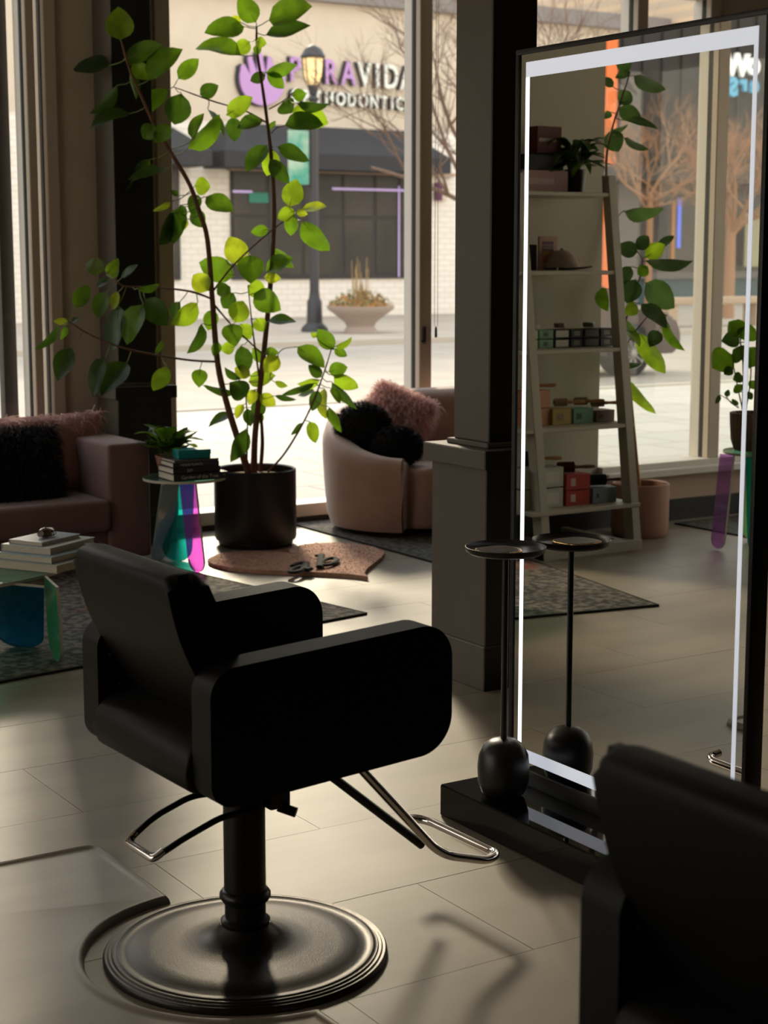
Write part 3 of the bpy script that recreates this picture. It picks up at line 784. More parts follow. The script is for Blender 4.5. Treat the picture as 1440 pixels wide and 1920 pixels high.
bm = bm_new(); bx(bm, -.087, .087, -.057, .057, .022, .046, .002, 1); obj('lid', bm, teal_p, t, smooth=True)

cw = mat('cover_white', (.60, .60, .58), .4); cb = mat('cover_blue', (.30, .42, .50), .5); cgr = mat('cover_sage', (.50, .52, .44), .5)
zc = .356
p = P(62, 1030, z=.45)
bxx, byy = 2.37, 6.58
specs = [(.33, .27, .034, cgr, 6, 'largest pale book at the bottom of the pile on the coffee table', .0, .0),
         (.31, .25, .030, cb, 4, 'blue grey book, second from the bottom of the coffee table pile', -.012, .008),
         (.30, .24, .032, cw, 8, 'thick white book, second from the top of the coffee table pile', -.02, .01),
         (.22, .18, .020, mat('cover_silver', (.46, .50, .58), .35), 3, 'small silver grey book on top of the coffee table pile', -.035, .02)]
for (w, d, h, m, a, lab, dx, dy), (cu, cv, w, d, h) in zip(specs, ((107, 1076, .30, .34, .033), (97, 1058, .28, .32, .027), (95, 1041, .25, .31, .028), (79, 1025, .175, .25, .017))):
    az = R(-62 + a * .5); ud = Vector((math.cos(az), math.sin(az), 0)); nd = Vector((-ud.y, ud.x, 0))
    c = P(cu, cv, z=zc) - ud * w / 2 + nd * d / 2
    book('book', lab, c, az, w, d, h, m, spine='side'); bxx, byy = c.x, c.y; zc += h + .0005
tort = mat('tortoiseshell', (.20, .06, .02), .2, col2=(.015, .008, .006), nscale=70, coat=.6)
t = thing('hair_claw', 'dark tortoiseshell hair claw on top of the coffee table books', 'hair claw', (bxx + .0, byy - .02, zc + .001), R(35))
bm = bm_new(); lathe(bm, [(0, -.045), (.014, -.044), (.020, -.03), (.021, .0), (.017, .03), (.010, .045), (0, .047)], 16)
bmesh.ops.rotate(bm, verts=bm.verts, cent=(0, 0, 0), matrix=Matrix.Rotation(PI / 2, 3, 'Y')); bmesh.ops.translate(bm, verts=bm.verts, vec=(0, 0, .021))
obj('claw_body', bm, tort, t, smooth=True)
for s in (-1, 1):
    for k in range(5):
        bm = bm_new(); tube(bm, smooth_path([(-.03 + k * .015, s * .018, .024), (-.03 + k * .015, s * .026, .012), (-.03 + k * .015, s * .012, .002)], 3), .0018, 5)
        obj('tooth', bm, tort, t, smooth=True)

# ================================================================ PLANTS
bark = mat('bark', (.16, .07, .035), .7, noise=.2, nscale=40)
stem_g = mat('stem_green', (.12, .15, .04), .6)
soil = mat('soil', (.20, .12, .07), .95, noise=.4, nscale=60, bump=.8, bscale=90)
LM = [leaf_mat('leaf_dark', (.022, .042, .012), (.06, .13, .008)), leaf_mat('leaf_mid', (.035, .07, .012), (.17, .33, .012)),  # on the tall plants, dark to bright tones carry how light strikes each leaf
      leaf_mat('leaf_bright', (.07, .12, .012), (.38, .58, .02)), leaf_mat('leaf_yellow', (.16, .19, .015), (.62, .76, .03)), leaf_mat('leaf_front_lit', (.06, .085, .048), (.05, .10, .02))]  # yellow is young growth; grey tone puts front light on mirrored plant into colour
rib = mat('leaf_rib', (.22, .28, .10), .5)
def leaf_bm(base, tip, nrm, W, rnd, fold=.25, curl=.12, stalk=None, tipy=.0):
    base = Vector(base); tip = Vector(tip); ax = tip - base; L = ax.length; ax.normalize()
    n = (nrm - ax * nrm.dot(ax)).normalized(); s = ax.cross(n)
    bm = bm_new(); N = 7; rows = []
    cu = rnd.uniform(-.3, 1) * curl * L; wv = rnd.uniform(0, 6)
    for i in range(N + 1):
        t = i / N
        w = W / 2 * (math.sin(PI * min(1, t ** .82)) ** .75 if 0 < t < 1 else 0)
        c = base + ax * (t * L) + n * (cu * 4 * t * (1 - t))
        if i in (0, N): rows.append([bm.verts.new(c)]); continue
        row = []
        for j in (-1, -.55, 0, .55, 1):
            row.append(bm.verts.new(c + s * (w * j) + n * (fold * w * abs(j) ** 1.5 + .03 * W * math.sin(wv + t * 9 + j * 2))))
        rows.append(row)
    for a, b in zip(rows, rows[1:]):
        if len(a) == 1:
            for j in range(4): bm.faces.new((a[0], b[j + 1], b[j]))
        elif len(b) == 1:
            for j in range(4): bm.faces.new((a[j], a[j + 1], b[0]))
        else:
            for j in range(4): bm.faces.new((a[j], a[j + 1], b[j + 1], b[j]))
    if stalk is not None:
        q = Vector(stalk); mid = (q + base) / 2 + n * .004 - Vector((0, 0, (q - base).length * .08))
        pts = smooth_path([q, mid, base, base + ax * L * .3], 3)
        nf = len(bm.faces)
        tube(bm, pts, [.0028] * (len(pts) - 4) + [.0022, .0018, .0014, .0009], 4)
        bm.faces.ensure_lookup_table()
        for f in bm.faces[nf:]: f.material_index = 1
    return bm
def nearest(pt, segs):
    best = None
    for a, b in segs:
        d = b - a; t = max(0, min(1, (pt - a).dot(d) / max(d.length_squared, 1e-9))); q = a + d * t; L = (q - pt).length
        if best is None or L < best[0]: best = (L, q)
    return best[1]
def pixel_plant(t, origin, c0, stems, leaves, tf=lambda p: p, seed=1, jit=.16, bark_m=None):
    """stems: (list of (u, v, depth offset), r0, r1); leaves: (base u, v, tip u, v, width px, tone)"""
    rnd = random.Random(seed); segs = []
    for pts, r0, r1 in stems:
        w = smooth_path([P(u, v, c=c0 + d) for u, v, d in pts], 5)
        segs += list(zip(w, w[1:]))
        n = len(w); bm = bm_new()
        tube(bm, [tf(q) - origin for q in w], [r0 + (r1 - r0) * k / (n - 1) + rnd.uniform(-.0006, .0006) for k in range(n)], 8)
        obj('stem', bm, bark_m or bark, t, smooth=True)
    for (u0, v0, u1, v1, wp, tone) in leaves:
        # depth of the leaf base = that of the nearest stem in the picture
        pb = P(u0, v0, c=c0)
        best = min(segs, key=lambda s: ((s[0] - CAM) / (s[0] - CAM).dot(FW) - (pb - CAM) / (pb - CAM).dot(FW)).length)
        c = (best[0] - CAM).dot(FW) + rnd.uniform(-jit, jit) * .6
        L = math.hypot(u1 - u0, v1 - v0) * c / FPX
        b = P(u0, v0, c=c); e = P(u1, v1, c=c + rnd.uniform(-.5, .5) * L)
        W = wp * c / FPX; W *= 1.22; full = max(W, min(.62 * (e - b).length, W * 1.7)); roll = math.acos(min(1, W / full)) * rnd.choice((-1, 1))
        view = (CAM - b).normalized(); ax = (e - b).normalized()
        nrm = (Matrix.Rotation(roll, 3, ax) @ (view - ax * view.dot(ax)).normalized())
        if nrm.dot(Vector((0, 0, 1))) < 0: nrm_s = -1
        st = nearest(b, segs)
        if (st - b).length > .16: st = b + (st - b).normalized() * .16 if (st - b).length < .4 else None
        bb_, ee, nn, ss = tf(b) - origin, tf(e) - origin, (tf(b + nrm) - tf(b)), (tf(st) - origin if st is not None else None)
        bm = leaf_bm(bb_, ee, nn, full, rnd, fold=rnd.uniform(.1, .45), stalk=ss)
        obj('leaf', bm, [LM[tone], rib], t, smooth=True, ang=180)

PL = Vector((4.43, 8.35, 0))
t = thing('planter', 'large round black planter on the floor between the acrylic table and the curved sofa', 'planter', PL)
bm = bm_new(); lathe(bm, [(0, .0), (.205, 0), (.212, .012), (.212, .03), (.226, .034), (.232, .05), (.232, .43), (.226, .436), (.218, .43), (.218, .36), (0, .36)], 64)
obj('pot', bm, satin, t, smooth=True, ang=40)
bm = bm_new(); lathe(bm, [(.0, .41), (.1, .405), (.218, .39), (.218, .362), (0, .362)], 40); obj('soil', bm, soil, t, smooth=True)
STEMS = [([(466, 888, 0), (448, 830, -.02), (425, 755, -.05), (408, 680, -.08), (398, 560, -.1), (389, 450, -.13), (375, 400, -.17), (355, 345, -.23), (320, 285, -.31), (290, 235, -.39), (265, 180, -.44), (243, 130, -.48), (228, 78, -.50)], .021, .006),
         ([(476, 888, .03), (478, 820, .05), (486, 740, .06), (499, 620, .07), (508, 520, .07), (514, 400, .06), (509, 300, .05), (500, 220, .04), (490, 150, .04), (482, 95, .03), (481, 50, .03)], .020, .006),
         ([(488, 886, .08), (492, 830, .1), (489, 775, .1)], .012, .010),
         ([(503, 232, .04), (460, 208, .02), (400, 190, 0), (345, 170, -.08), (325, 163, -.12)], .0055, .003),
         ([(396, 560, -.1), (355, 546, -.22), (290, 539, -.38), (232, 536, -.48), (215, 520, -.5)], .0065, .004),
         ([(405, 678, -.08), (345, 674, -.22), (240, 655, -.45), (170, 628, -.5), (128, 602, -.52)], .0065, .004),
         ([(400, 545, -.1), (440, 495, -.05), (500, 440, .0), (557, 396, .03)], .0058, .0035),
         ([(402, 572, -.1), (435, 610, -.05), (475, 648, 0), (500, 672, .02)], .006, .0035),
         ([(462, 886, -.1), (464, 800, -.12), (461, 742, -.12)], .0055, .0035),
         ([(502, 885, -.02), (530, 855, -.03), (556, 815, -.04), (580, 770, -.06), (600, 720, -.08), (612, 685, -.08), (622, 652, -.08)], .0065, .0035),
         ([(487, 715, .06), (474, 620, .02), (465, 535, 0)], .006, .0035),
         ([(504, 205, .04), (530, 190, .05), (552, 172, .06)], .004, .003),
         ([(509, 250, .05), (518, 240, .06), (534, 235, .06)], .0035, .003),
         ([(506, 705, 0), (518, 672, 0), (530, 655, 0), (558, 650, 0)], .003, .002)]
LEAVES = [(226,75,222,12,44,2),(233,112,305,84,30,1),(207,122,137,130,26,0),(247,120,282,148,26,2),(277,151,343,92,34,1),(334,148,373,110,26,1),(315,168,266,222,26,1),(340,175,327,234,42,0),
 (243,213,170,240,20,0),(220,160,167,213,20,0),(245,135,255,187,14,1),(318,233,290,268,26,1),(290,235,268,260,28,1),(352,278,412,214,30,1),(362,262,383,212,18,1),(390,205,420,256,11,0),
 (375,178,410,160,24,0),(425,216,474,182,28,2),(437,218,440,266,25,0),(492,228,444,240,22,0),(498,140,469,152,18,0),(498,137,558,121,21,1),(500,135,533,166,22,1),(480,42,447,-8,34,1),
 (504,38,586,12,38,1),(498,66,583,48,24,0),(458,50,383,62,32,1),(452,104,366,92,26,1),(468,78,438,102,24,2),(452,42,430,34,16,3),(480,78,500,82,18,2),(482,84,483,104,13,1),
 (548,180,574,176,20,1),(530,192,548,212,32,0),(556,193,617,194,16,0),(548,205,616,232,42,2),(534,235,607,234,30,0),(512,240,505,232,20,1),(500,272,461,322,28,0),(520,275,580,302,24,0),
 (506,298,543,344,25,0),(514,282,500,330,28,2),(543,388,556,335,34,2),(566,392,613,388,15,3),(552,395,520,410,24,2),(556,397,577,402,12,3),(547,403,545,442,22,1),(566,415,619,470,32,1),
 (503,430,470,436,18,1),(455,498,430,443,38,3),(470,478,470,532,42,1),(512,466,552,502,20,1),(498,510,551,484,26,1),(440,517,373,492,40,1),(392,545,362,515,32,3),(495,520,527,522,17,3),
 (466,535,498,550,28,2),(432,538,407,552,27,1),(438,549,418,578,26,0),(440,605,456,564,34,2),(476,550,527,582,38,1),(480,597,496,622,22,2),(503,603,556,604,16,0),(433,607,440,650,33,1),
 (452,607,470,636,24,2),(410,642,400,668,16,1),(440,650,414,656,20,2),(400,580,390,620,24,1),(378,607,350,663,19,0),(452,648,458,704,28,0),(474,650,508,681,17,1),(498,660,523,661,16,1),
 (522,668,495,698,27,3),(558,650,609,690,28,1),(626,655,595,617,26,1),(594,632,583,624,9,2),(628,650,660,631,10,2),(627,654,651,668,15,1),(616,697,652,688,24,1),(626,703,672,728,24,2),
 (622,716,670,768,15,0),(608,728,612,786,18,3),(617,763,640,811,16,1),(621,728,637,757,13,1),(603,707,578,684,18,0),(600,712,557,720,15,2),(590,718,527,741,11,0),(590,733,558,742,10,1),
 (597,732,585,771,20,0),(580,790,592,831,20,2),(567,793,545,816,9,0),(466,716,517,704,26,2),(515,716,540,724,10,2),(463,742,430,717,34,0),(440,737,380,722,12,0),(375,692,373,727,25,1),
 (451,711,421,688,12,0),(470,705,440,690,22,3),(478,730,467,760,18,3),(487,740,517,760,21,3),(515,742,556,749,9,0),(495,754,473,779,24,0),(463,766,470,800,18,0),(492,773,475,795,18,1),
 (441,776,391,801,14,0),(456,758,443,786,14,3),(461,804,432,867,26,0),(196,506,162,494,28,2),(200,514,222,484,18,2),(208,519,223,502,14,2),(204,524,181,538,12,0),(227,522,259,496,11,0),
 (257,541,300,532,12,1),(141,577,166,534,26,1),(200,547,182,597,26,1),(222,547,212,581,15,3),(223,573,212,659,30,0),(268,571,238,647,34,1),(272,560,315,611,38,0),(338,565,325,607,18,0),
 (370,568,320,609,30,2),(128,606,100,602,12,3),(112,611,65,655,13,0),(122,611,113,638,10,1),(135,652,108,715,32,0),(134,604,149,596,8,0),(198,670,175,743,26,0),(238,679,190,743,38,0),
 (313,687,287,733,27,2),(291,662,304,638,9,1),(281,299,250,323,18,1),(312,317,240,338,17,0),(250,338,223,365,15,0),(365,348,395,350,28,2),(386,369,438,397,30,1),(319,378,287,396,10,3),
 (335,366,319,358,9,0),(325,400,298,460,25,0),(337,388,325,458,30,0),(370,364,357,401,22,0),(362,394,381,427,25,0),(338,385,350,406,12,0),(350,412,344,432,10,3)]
gt = thing('rubber_plant', 'tall many-stemmed green indoor tree growing in the black planter', 'plant', PL)
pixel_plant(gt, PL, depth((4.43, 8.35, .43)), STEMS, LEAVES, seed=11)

def rosette(name, label, loc, pot, nleaf, rl, rw, up, seed, tones=(0, 0, 1), droop=.5, cat='plant'):
    t = thing(name, label, cat, loc); rnd = random.Random(seed)
    r0, r1, h, pm = pot
    bm = bm_new(); lathe(bm, [(0, 0), (r0, 0), (r1, h), (r1 - .006, h), (r1 - .008, h - .02), (0, h - .02)], 32); obj('pot', bm, pm, t, smooth=True)
    for k in range(nleaf):
        a = 2 * PI * k / nleaf * 2.4 + rnd.uniform(-.3, .3); e = rnd.uniform(.1, 1.1)
        b = Vector((math.cos(a) * r1 * .6, math.sin(a) * r1 * .6, h + rnd.uniform(.01, up)))
        L = rl * rnd.uniform(.7, 1.15)
        tip = b + Vector((math.cos(a) * L * math.cos(e), math.sin(a) * L * math.cos(e), L * (math.sin(e) - droop)))
        bm = leaf_bm(b, tip, Vector((math.cos(a) * -.3, math.sin(a) * -.3, 1)), rw * rnd.uniform(.8, 1.2), rnd, .3, .3, stalk=(math.cos(a) * .01, math.sin(a) * .01, h - .015))
        obj('leaf', bm, [LM[rnd.choice(tones)], rib], t, smooth=True, ang=180)
    return t
terracotta = mat('pink_ceramic', (.45, .24, .18), .6)
rosette('potted_plant', 'small bushy green plant in a pink pot behind the books on the side table', (3.735, 7.995, .4875), (.052, .075, .10, terracotta), 40, .15, .075, .08, 21, (0, 0, 1), .25)

# ================================================================ WHAT THE STANDING MIRROR SHOWS (real places, left of the picture)
sw = mat('shelf_white', (.50, .47, .38), .55)
XR, XL_ = VX(6.135), VX(5.50)        # rails of the ladder shelf
t = thing('ladder_shelf', 'white leaning ladder shelf with five boards, seen in the mirror', 'shelf', (VX(5.82), 7.35, 0))
ox, oy = VX(5.82), 7.35
def putp(n, pts, r, m=sw):
    bm = bm_new(); return bm
for xr in (XR, XL_):
    bm = bm_new(); prism(bm, [(7.03 - oy, 0), (7.11 - oy, 0), (7.38 - oy, 2.06), (7.32 - oy, 2.06)], xr - .028 - ox, xr + .028 - ox, 'yz', .003, 1); obj('rail', bm, sw, t)
bm = bm_new(); bx(bm, XR - .028 - ox, XL_ + .028 - ox, 7.03 - oy, 7.11 - oy, .0, .06, .003, 1); obj('foot_bar', bm, sw, t)
for xr in (XR, XL_):
    bm = bm_new(); bx(bm, xr - .02 - ox, xr + .02 - ox, 7.10 - oy, 7.70 - oy, 0, .04, .003, 1); obj('foot_bar', bm, sw, t)
SH = [(z, y, VX(P(u, v, y=y).x)) for z, y, u, v in ((1.965, 7.31, 1158, 358), (1.540, 7.25, 1166, 508), (1.118, 7.19, 1172, 652), (.700, 7.13, 1190, 793), (.262, 7.05, 1202, 935))]
for z, yf, xe in SH:
    bm = bm_new(); bx(bm, xe - ox, .36 - ox, yf - oy, 7.70 - oy, z - .022, z, .003, 1); obj('shelf_board', bm, sw, t)

def carton(label, u0, u1, v0, v1, z, y, col, rz=0, dep=.12, group=None, mark=None, name='carton', rough=.6, lid=False, cat='box', tilt=0):
    """box on a shelf: u0..u1, v0..v1 = its outline in the mirror picture; turned by rz"""
    a = P(u0, v1, y=y); b = P(u1, v0, y=y)
    w = abs(b.x - a.x) * .98; h = abs(b.z - P(u1, v1, y=y).z); cx = VX((a.x + b.x) / 2)
    t = thing(name, label, cat, (cx, y + dep / 2, z + .001), rz, group)
    m = mat('card_%d_%d_%d' % tuple(int(q * 99) for q in col), col, rough)
    ww = w / 2
    bm = bm_new(); bx(bm, -ww, ww, -dep / 2, dep / 2, 0, h, .0015, 1); obj('box_body', bm, m, t)
    if mark:
        mm = mat('card_mark_%s' % mark[0], mark[1], .6)
        bm = bm_new(); mw, mh, mx_ = mark[2]; bx(bm, mx_ * ww - mw * ww, mx_ * ww + mw * ww, -dep / 2 - .0008, -dep / 2 + .001, h * (.5 - mh / 2), h * (.5 + mh / 2)); obj('printed_label', bm, mm, t)
    return t, h, ww
S1, S2, S3, S4, S5 = [s[0] for s in SH]
# top board
carton('wide dusty pink box on the top board of the ladder shelf', 978, 1066, 316, 357, S1, 7.46, (.42, .24, .23), dep=.16, mark=('pinktxt', (.52, .36, .34), (.60, .28, .2)))
_, h, _w = carton('low black box on the pink box on the top board', 984, 1058, 286, 315, S1 + .122, 7.48, (.012, .016, .022), dep=.13)
carton('dark red box at the very top of the ladder shelf', 1007, 1054, 233, 284, S1 + .122 + .090, 7.50, (.10, .018, .015), dep=.10, mark=('redtxt', (.45, .36, .32), (.7, .13, .15)))
rosette('potted_plant', 'dark leafy plant in a black pot on the top board, seen in the mirror', (VX(6.02), 7.50, S1 + .001), (.05, .065, .13, satin), 60, .22, .06, .12, 31, (0, 0, 0), .55)
# second board: caps, card, small boxes
def cap(label, loc, crown, brim, sc=1, rz=0):
    t = thing('cap', label, 'cap', loc, rz)
    bm = bm_new(); bmesh.ops.create_uvsphere(bm, u_segments=20, v_segments=12, radius=.092 * sc)
    bmesh.ops.delete(bm, geom=[v for v in bm.verts if v.co.z < -.003], context='VERTS')
    for v in bm.verts: v.co.z *= 1.08; v.co.z += .014; v.co.y *= 1.1
    obj('crown', bm, crown, t, smooth=True)
    bm = bm_new(); lathe(bm, [(0, .112), (.008, .113), (.008, .119), (0, .121)], 10); obj('button', bm, brim, t, smooth=True)
    bm = bm_new(); p = [(.088 * sc * math.cos(R(a)), -.01 - (.175 if 0 else .165) * sc * math.sin(R(a)) ** .8 if 0 < a < 180 else 0) for a in range(0, 181, 12)]
    prism(bm, [(x, y) for x, y in p], .004, .010, 'xy', .001, 1)
    for v in bm.verts: v.co.z += .014 - (v.co.x / .088) ** 2 * .016
    obj('brim', bm, brim, t, smooth=True)
cap('black cap at the left end of the second board of the ladder shelf', (VX(5.47), 7.55, S2 + .001), mat('cap_black', (.015, .014, .013), .85), mat('cap_black', (.015, .014, .013), .85), rz=R(-20))
cap('pale pink cap with a black brim at the right of the second board', (VX(5.98), 7.56, S2 + .001), mat('cap_pale', (.42, .34, .28), .85), mat('cap_black', (.015, .014, .013), .85), rz=R(-40))
t, h, w_ = carton('pink framed card with stacked colour bars standing on the second board', 1010, 1046, 438, 501, S2, 7.60, (.46, .28, .22), dep=.015, name='display_card', cat='card')
for k, c in enumerate([(.10, .05, .07), (.16, .12, .10), (.10, .07, .05), (.46, .24, .05), (.46, .20, .03), (.38, .10, .05)]):
    bm = bm_new(); bx(bm, -w_ * .55, w_ * .62, -.0092, -.0075, h * (.76 - .105 * k), h * (.85 - .105 * k)); obj('colour_bar', bm, mat('bar%d' % k, c, .6), t)
carton('slim dark grey box standing beside the pink card', 1001, 1007, 455, 503, S2, 7.62, (.05, .045, .04), dep=.10)
for u, lab in ((1049, 'thin red lip pencil box nearest the pink card'), (1056, 'thin brown lip pencil box beside the red one')):
    carton(lab, u, u + 4, 473, 500, S2, 7.56, (.20, .06, .05) if u == 1049 else (.26, .13, .09), dep=.012)
carton('small pink printed box between the pencil boxes and the pale cap', 1061, 1077, 474, 499, S2, 7.60, (.48, .31, .26), dep=.05, mark=('pnk2', (.15, .08, .08), (.6, .2, 0)))
carton('second small pink box, against the pale cap', 1079, 1087, 478, 499, S2, 7.61, (.48, .31, .26), dep=.05, mark=('pnk2', (.15, .08, .08), (.6, .2, 0)))
# third board: mint and black product boxes, two high
for lvl in (0, 1):
    where = ('lower', 'upper')[lvl]
    for (u0, u1, col, lab, mk) in ((980, 1009, (.50, .66, .50), 'white and mint', ('mint', (.40, .50, .40), (.3, .4, .3))), (1011, 1038, (.20, .38, .24), 'green', ('grnlab', (.07, .08, .07), (.32, .5, .1))),
                                   (1040, 1068, (.03, .03, .03), 'black with a wide white label', ('wht', (.58, .56, .46), (.85, .78, 0))), (1070, 1093, (.02, .02, .02), 'black with a small square label', ('wht2', (.22, .20, .16), (.5, .55, 0))),
                                   (1095, 1124, (.03, .03, .03), 'black with a faint wide label', ('wht3', (.12, .11, .10), (.85, .7, 0))), (1126, 1149, (.02, .02, .02), 'black with a square label, next to the rail', ('wht2', (.22, .20, .16), (.5, .55, 0)))):
        carton(f'{where} {lab} product box on the third board', u0, u1, 632, 648, S3 + lvl * .0525, 7.34, col, dep=.10, mark=mk, group=None)
def compact(label, u, z, y, col):
    t = thing('jar', label, 'jar', (VX(P(u, 610, y=y).x), y, z)); m = mat('jar_%d' % int(col[0] * 100), col, .4)
    bm = bm_new(); lathe(bm, [(0, 0), (.030, 0), (.033, .006), (.033, .016)], 24); obj('jar_body', bm, m, t, smooth=True)
    bm = bm_new(); lathe(bm, [(0, .015), (.035, .015), (.035, .024), (.030, .027), (0, .027)], 24); obj('lid', bm, m, t, smooth=True)
for u, c, lab in ((1000, (.5, .45, .36), 'flat cream jar on the mint boxes'), (1050, (.28, .18, .14), 'flat brown jar on the black boxes with the white labels'), (1104, (.14, .16, .12), 'flat dark green jar on the black boxes near the rail')):
    compact(lab, u, S3 + .107, 7.40, c)
# fourth board
def brush(label, loc, rz, barrel, handle, bristle, r=.026, L=.10, hl=.13, lift=0):
    t = thing('round_brush', label, 'hair brush', loc, rz)
    bm = bm_new(); lathe(bm, [(0, 0), (r * .5, 0), (r * .56, L * .5), (r * .5, L), (0, L)], 20)
    def lay(bm):
        bmesh.ops.rotate(bm, verts=bm.verts, cent=(0, 0, 0), matrix=Matrix.Rotation(PI / 2, 3, 'Y')); bmesh.ops.translate(bm, verts=bm.verts, vec=(0, 0, r + .001))
    lay(bm); obj('barrel', bm, barrel, t, smooth=True)
    bm = bm_new(); rnd = random.Random(3)
    for k in range(26):
        x = .006 + (L - .012) * (k % 13) / 12
        prof = [(r * .5, x - .0018), (r, x - .0006), (r, x + .0006), (r * .5, x + .0018)] if k < 13 else None
        if prof: lathe(bm, prof, 20, cap=False)
    lay(bm); obj('bristles', bm, bristle, t, smooth=False, kind='stuff')
    bm = bm_new(); lathe(bm, [(0, L), (r * .42, L), (.010, L + .008), (.008, L + .03), (.011, L + .07), (.0095, L + hl - .01), (.006, L + hl), (0, L + hl)], 16)
    lay(bm); obj('handle', bm, handle, t, smooth=True)
tan = mat('wood_tan', (.40, .20, .07), .45); brown = mat('wood_brown', (.14, .07, .035), .5)
cream_b = mat('bristle_cream', (.52, .42, .28), .6); black_b = mat('bristle_black', (.015, .015, .016), .5); dark_b = mat('bristle_slate', (.04, .055, .065), .5); rust_b = mat('bristle_rust', (.14, .035, .015), .5)
for lvl in (0, 1):
    carton(('lower', 'upper')[lvl] + ' peach box of the pair at the left end of the fourth board', 978, 1032, 764, 796, S4 + lvl * .0985, 7.28, (.56, .27, .15), dep=.12,
           mark=('peachmark%d' % lvl, (.20, .09, .07) if lvl else (.10, .05, .08), (.13, .25, .55)))
y4 = 7.26
carton('yellow product box on the fourth board', 1036, 1072, 764, 794, S4, y4, (.42, .32, .08), dep=.12, mark=('ylab', (.25, .20, .12), (.4, .45, .25)))
carton('mint green product box on the fourth board', 1075, 1113, 764, 792, S4, y4, (.16, .36, .24), dep=.12, mark=('mlab', (.04, .10, .08), (.28, .4, .45)))
carton('dusty brown product box at the right end of the fourth board', 1117, 1153, 768, 790, S4, y4, (.22, .15, .12), dep=.12, mark=('dlab', (.10, .05, .05), (.22, .4, .45)))
for u, v, zz, lab, ba, br in ((982, 715, .199, 'cream round brush on the peach boxes', cream_b, cream_b), (1036, 752, .099, 'cream round brush on the yellow box', cream_b, cream_b),
                             (1074, 752, .099, 'cream round brush across the mint box', cream_b, cream_b), (1106, 756, .083, 'cream round brush on the dusty brown box', cream_b, cream_b)):
    q = P(u, v, y=7.32); brush(lab, (VX(q.x), 7.31, S4 + zz), PI + R(18), brown, tan, br, r=.022, L=.08, hl=.10)
# bottom board
for lvl in (0, 1):
    w2 = ('lower', 'upper')[lvl]
    carton(w2 + ' white product box at the left end of the bottom board', 980, 1057, 906, 942, S5 + lvl * .1135, 7.16, (.48, .50, .42), dep=.14, mark=('wlab', (.60, .60, .52), (.35, .6, -.45)))
    carton(w2 + ' red product box in the middle of the bottom board', 1061, 1107, 911, 939, S5 + lvl * .088, 7.16, (.42, .035, .02), dep=.14, mark=('rlab', (.55, .42, .34), (.2, .5, .42)))
carton('pale blue product box at the right end of the bottom board', 1111, 1157, 909, 937, S5, 7.16, (.20, .26, .28), dep=.14, mark=('blab', (.05, .06, .07), (.12, .3, .6)))
for u, v, zz, lab, br, hn, r in ((988, 850, .228, 'large black round brush on the white boxes', black_b, tan, .042), (1052, 870, .178, 'rust coloured round brush on the red boxes', rust_b, brown, .030), (1112, 890, .090, 'slate blue round brush on the pale blue box', dark_b, brown, .032)):
    q = P(u, v, y=7.2); brush(lab, (VX(q.x), 7.235, S5 + zz), PI + R(20), black_b, hn, br, r=r, L=.10, hl=.12)

# pink planter with the staked plant
MP = Vector((VX(6.48), 7.42, 0))
t = thing('planter', 'pink round planter on the floor right of the ladder shelf, seen in the mirror', 'planter', MP)
bm = bm_new(); lathe(bm, [(0, 0), (.15, 0), (.162, .012), (.168, .06), (.168, .305), (.160, .312), (.152, .305), (.152, .25), (0, .25)], 56); obj('pot', bm, terracotta, t, smooth=True)
bm = bm_new(); lathe(bm, [(0, .28), (.152, .268), (.152, .252), (0, .252)], 32); obj('soil', bm, soil, t, smooth=True)
wood_stake = mat('stake_wood', (.42, .20, .06), .6)
gt = thing('rubber_plant', 'tall staked plant with front-lit grey-green leaves behind the ladder shelf, seen in the mirror', 'plant', MP)
MST = [([(1180, 905, 0), (1166, 780, -.02), (1154, 650, -.03), (1148, 560, -.02), (1146, 470, 0), (1140, 400, 0), (1137, 300, 0), (1148, 240, 0), (1164, 190, 0), (1180, 140, 0)], .011, .005),
       ([(1158, 660, -.02), (1185, 560, -.06), (1200, 520, -.08), (1205, 485, -.08)], .006, .004), ([(1158, 680, 0), (1185, 630, 0), (1225, 585, 0), (1250, 592, 0)], .005, .003), ([(1146, 440, 0), (1160, 405, 0), (1172, 394, 0)], .004, .002)]
MLV = [(1180,133,1158,104,24,0),(1182,136,1153,146,14,0),(1188,142,1249,168,22,0),(1150,163,1132,145,14,0),(1160,196,1182,172,26,0),(1160,203,1203,223,26,0),(1172,226,1235,243,12,0),(1145,245,1178,233,8,0),(1142,247,1160,285,34,0),
 (1170,258,1217,280,12,0),(1145,210,1133,223,12,0),(1170,396,1246,391,22,0),(1196,472,1156,462,26,0),(1194,468,1216,442,22,0),(1209,482,1247,458,26,2),(1235,464,1264,442,14,0),(1210,489,1300,489,20,0),(1183,500,1160,534,22,0),
 (1190,524,1175,569,34,0),(1210,530,1265,578,42,0),(1202,570,1250,616,24,0),(1195,572,1172,590,22,2),(1128,540,1140,584,22,1),(1247,597,1285,658,16,1),(1200,625,1248,701,30,2),(1235,620,1218,651,24,0),(1177,620,1199,651,12,2),
 (1170,681,1204,680,9,0),(1172,708,1230,776,19,2),(1215,500,1196,516,20,1),(1190,640,1175,600,14,1)]
MLV = [(*q[:5], 4 if q[5] == 0 else q[5]) for q in MLV]
pixel_plant(gt, MP, depth((6.48, 7.42, .3)), MST, MLV, tf=mir, seed=5, jit=.08)
bm = bm_new(); tube(bm, [MP * 0 + Vector((.03, -.03, .262)), mir(P(1143, 330, y=7.36)) - MP], .009, 8); obj('stake', bm, wood_stake, gt, smooth=True)

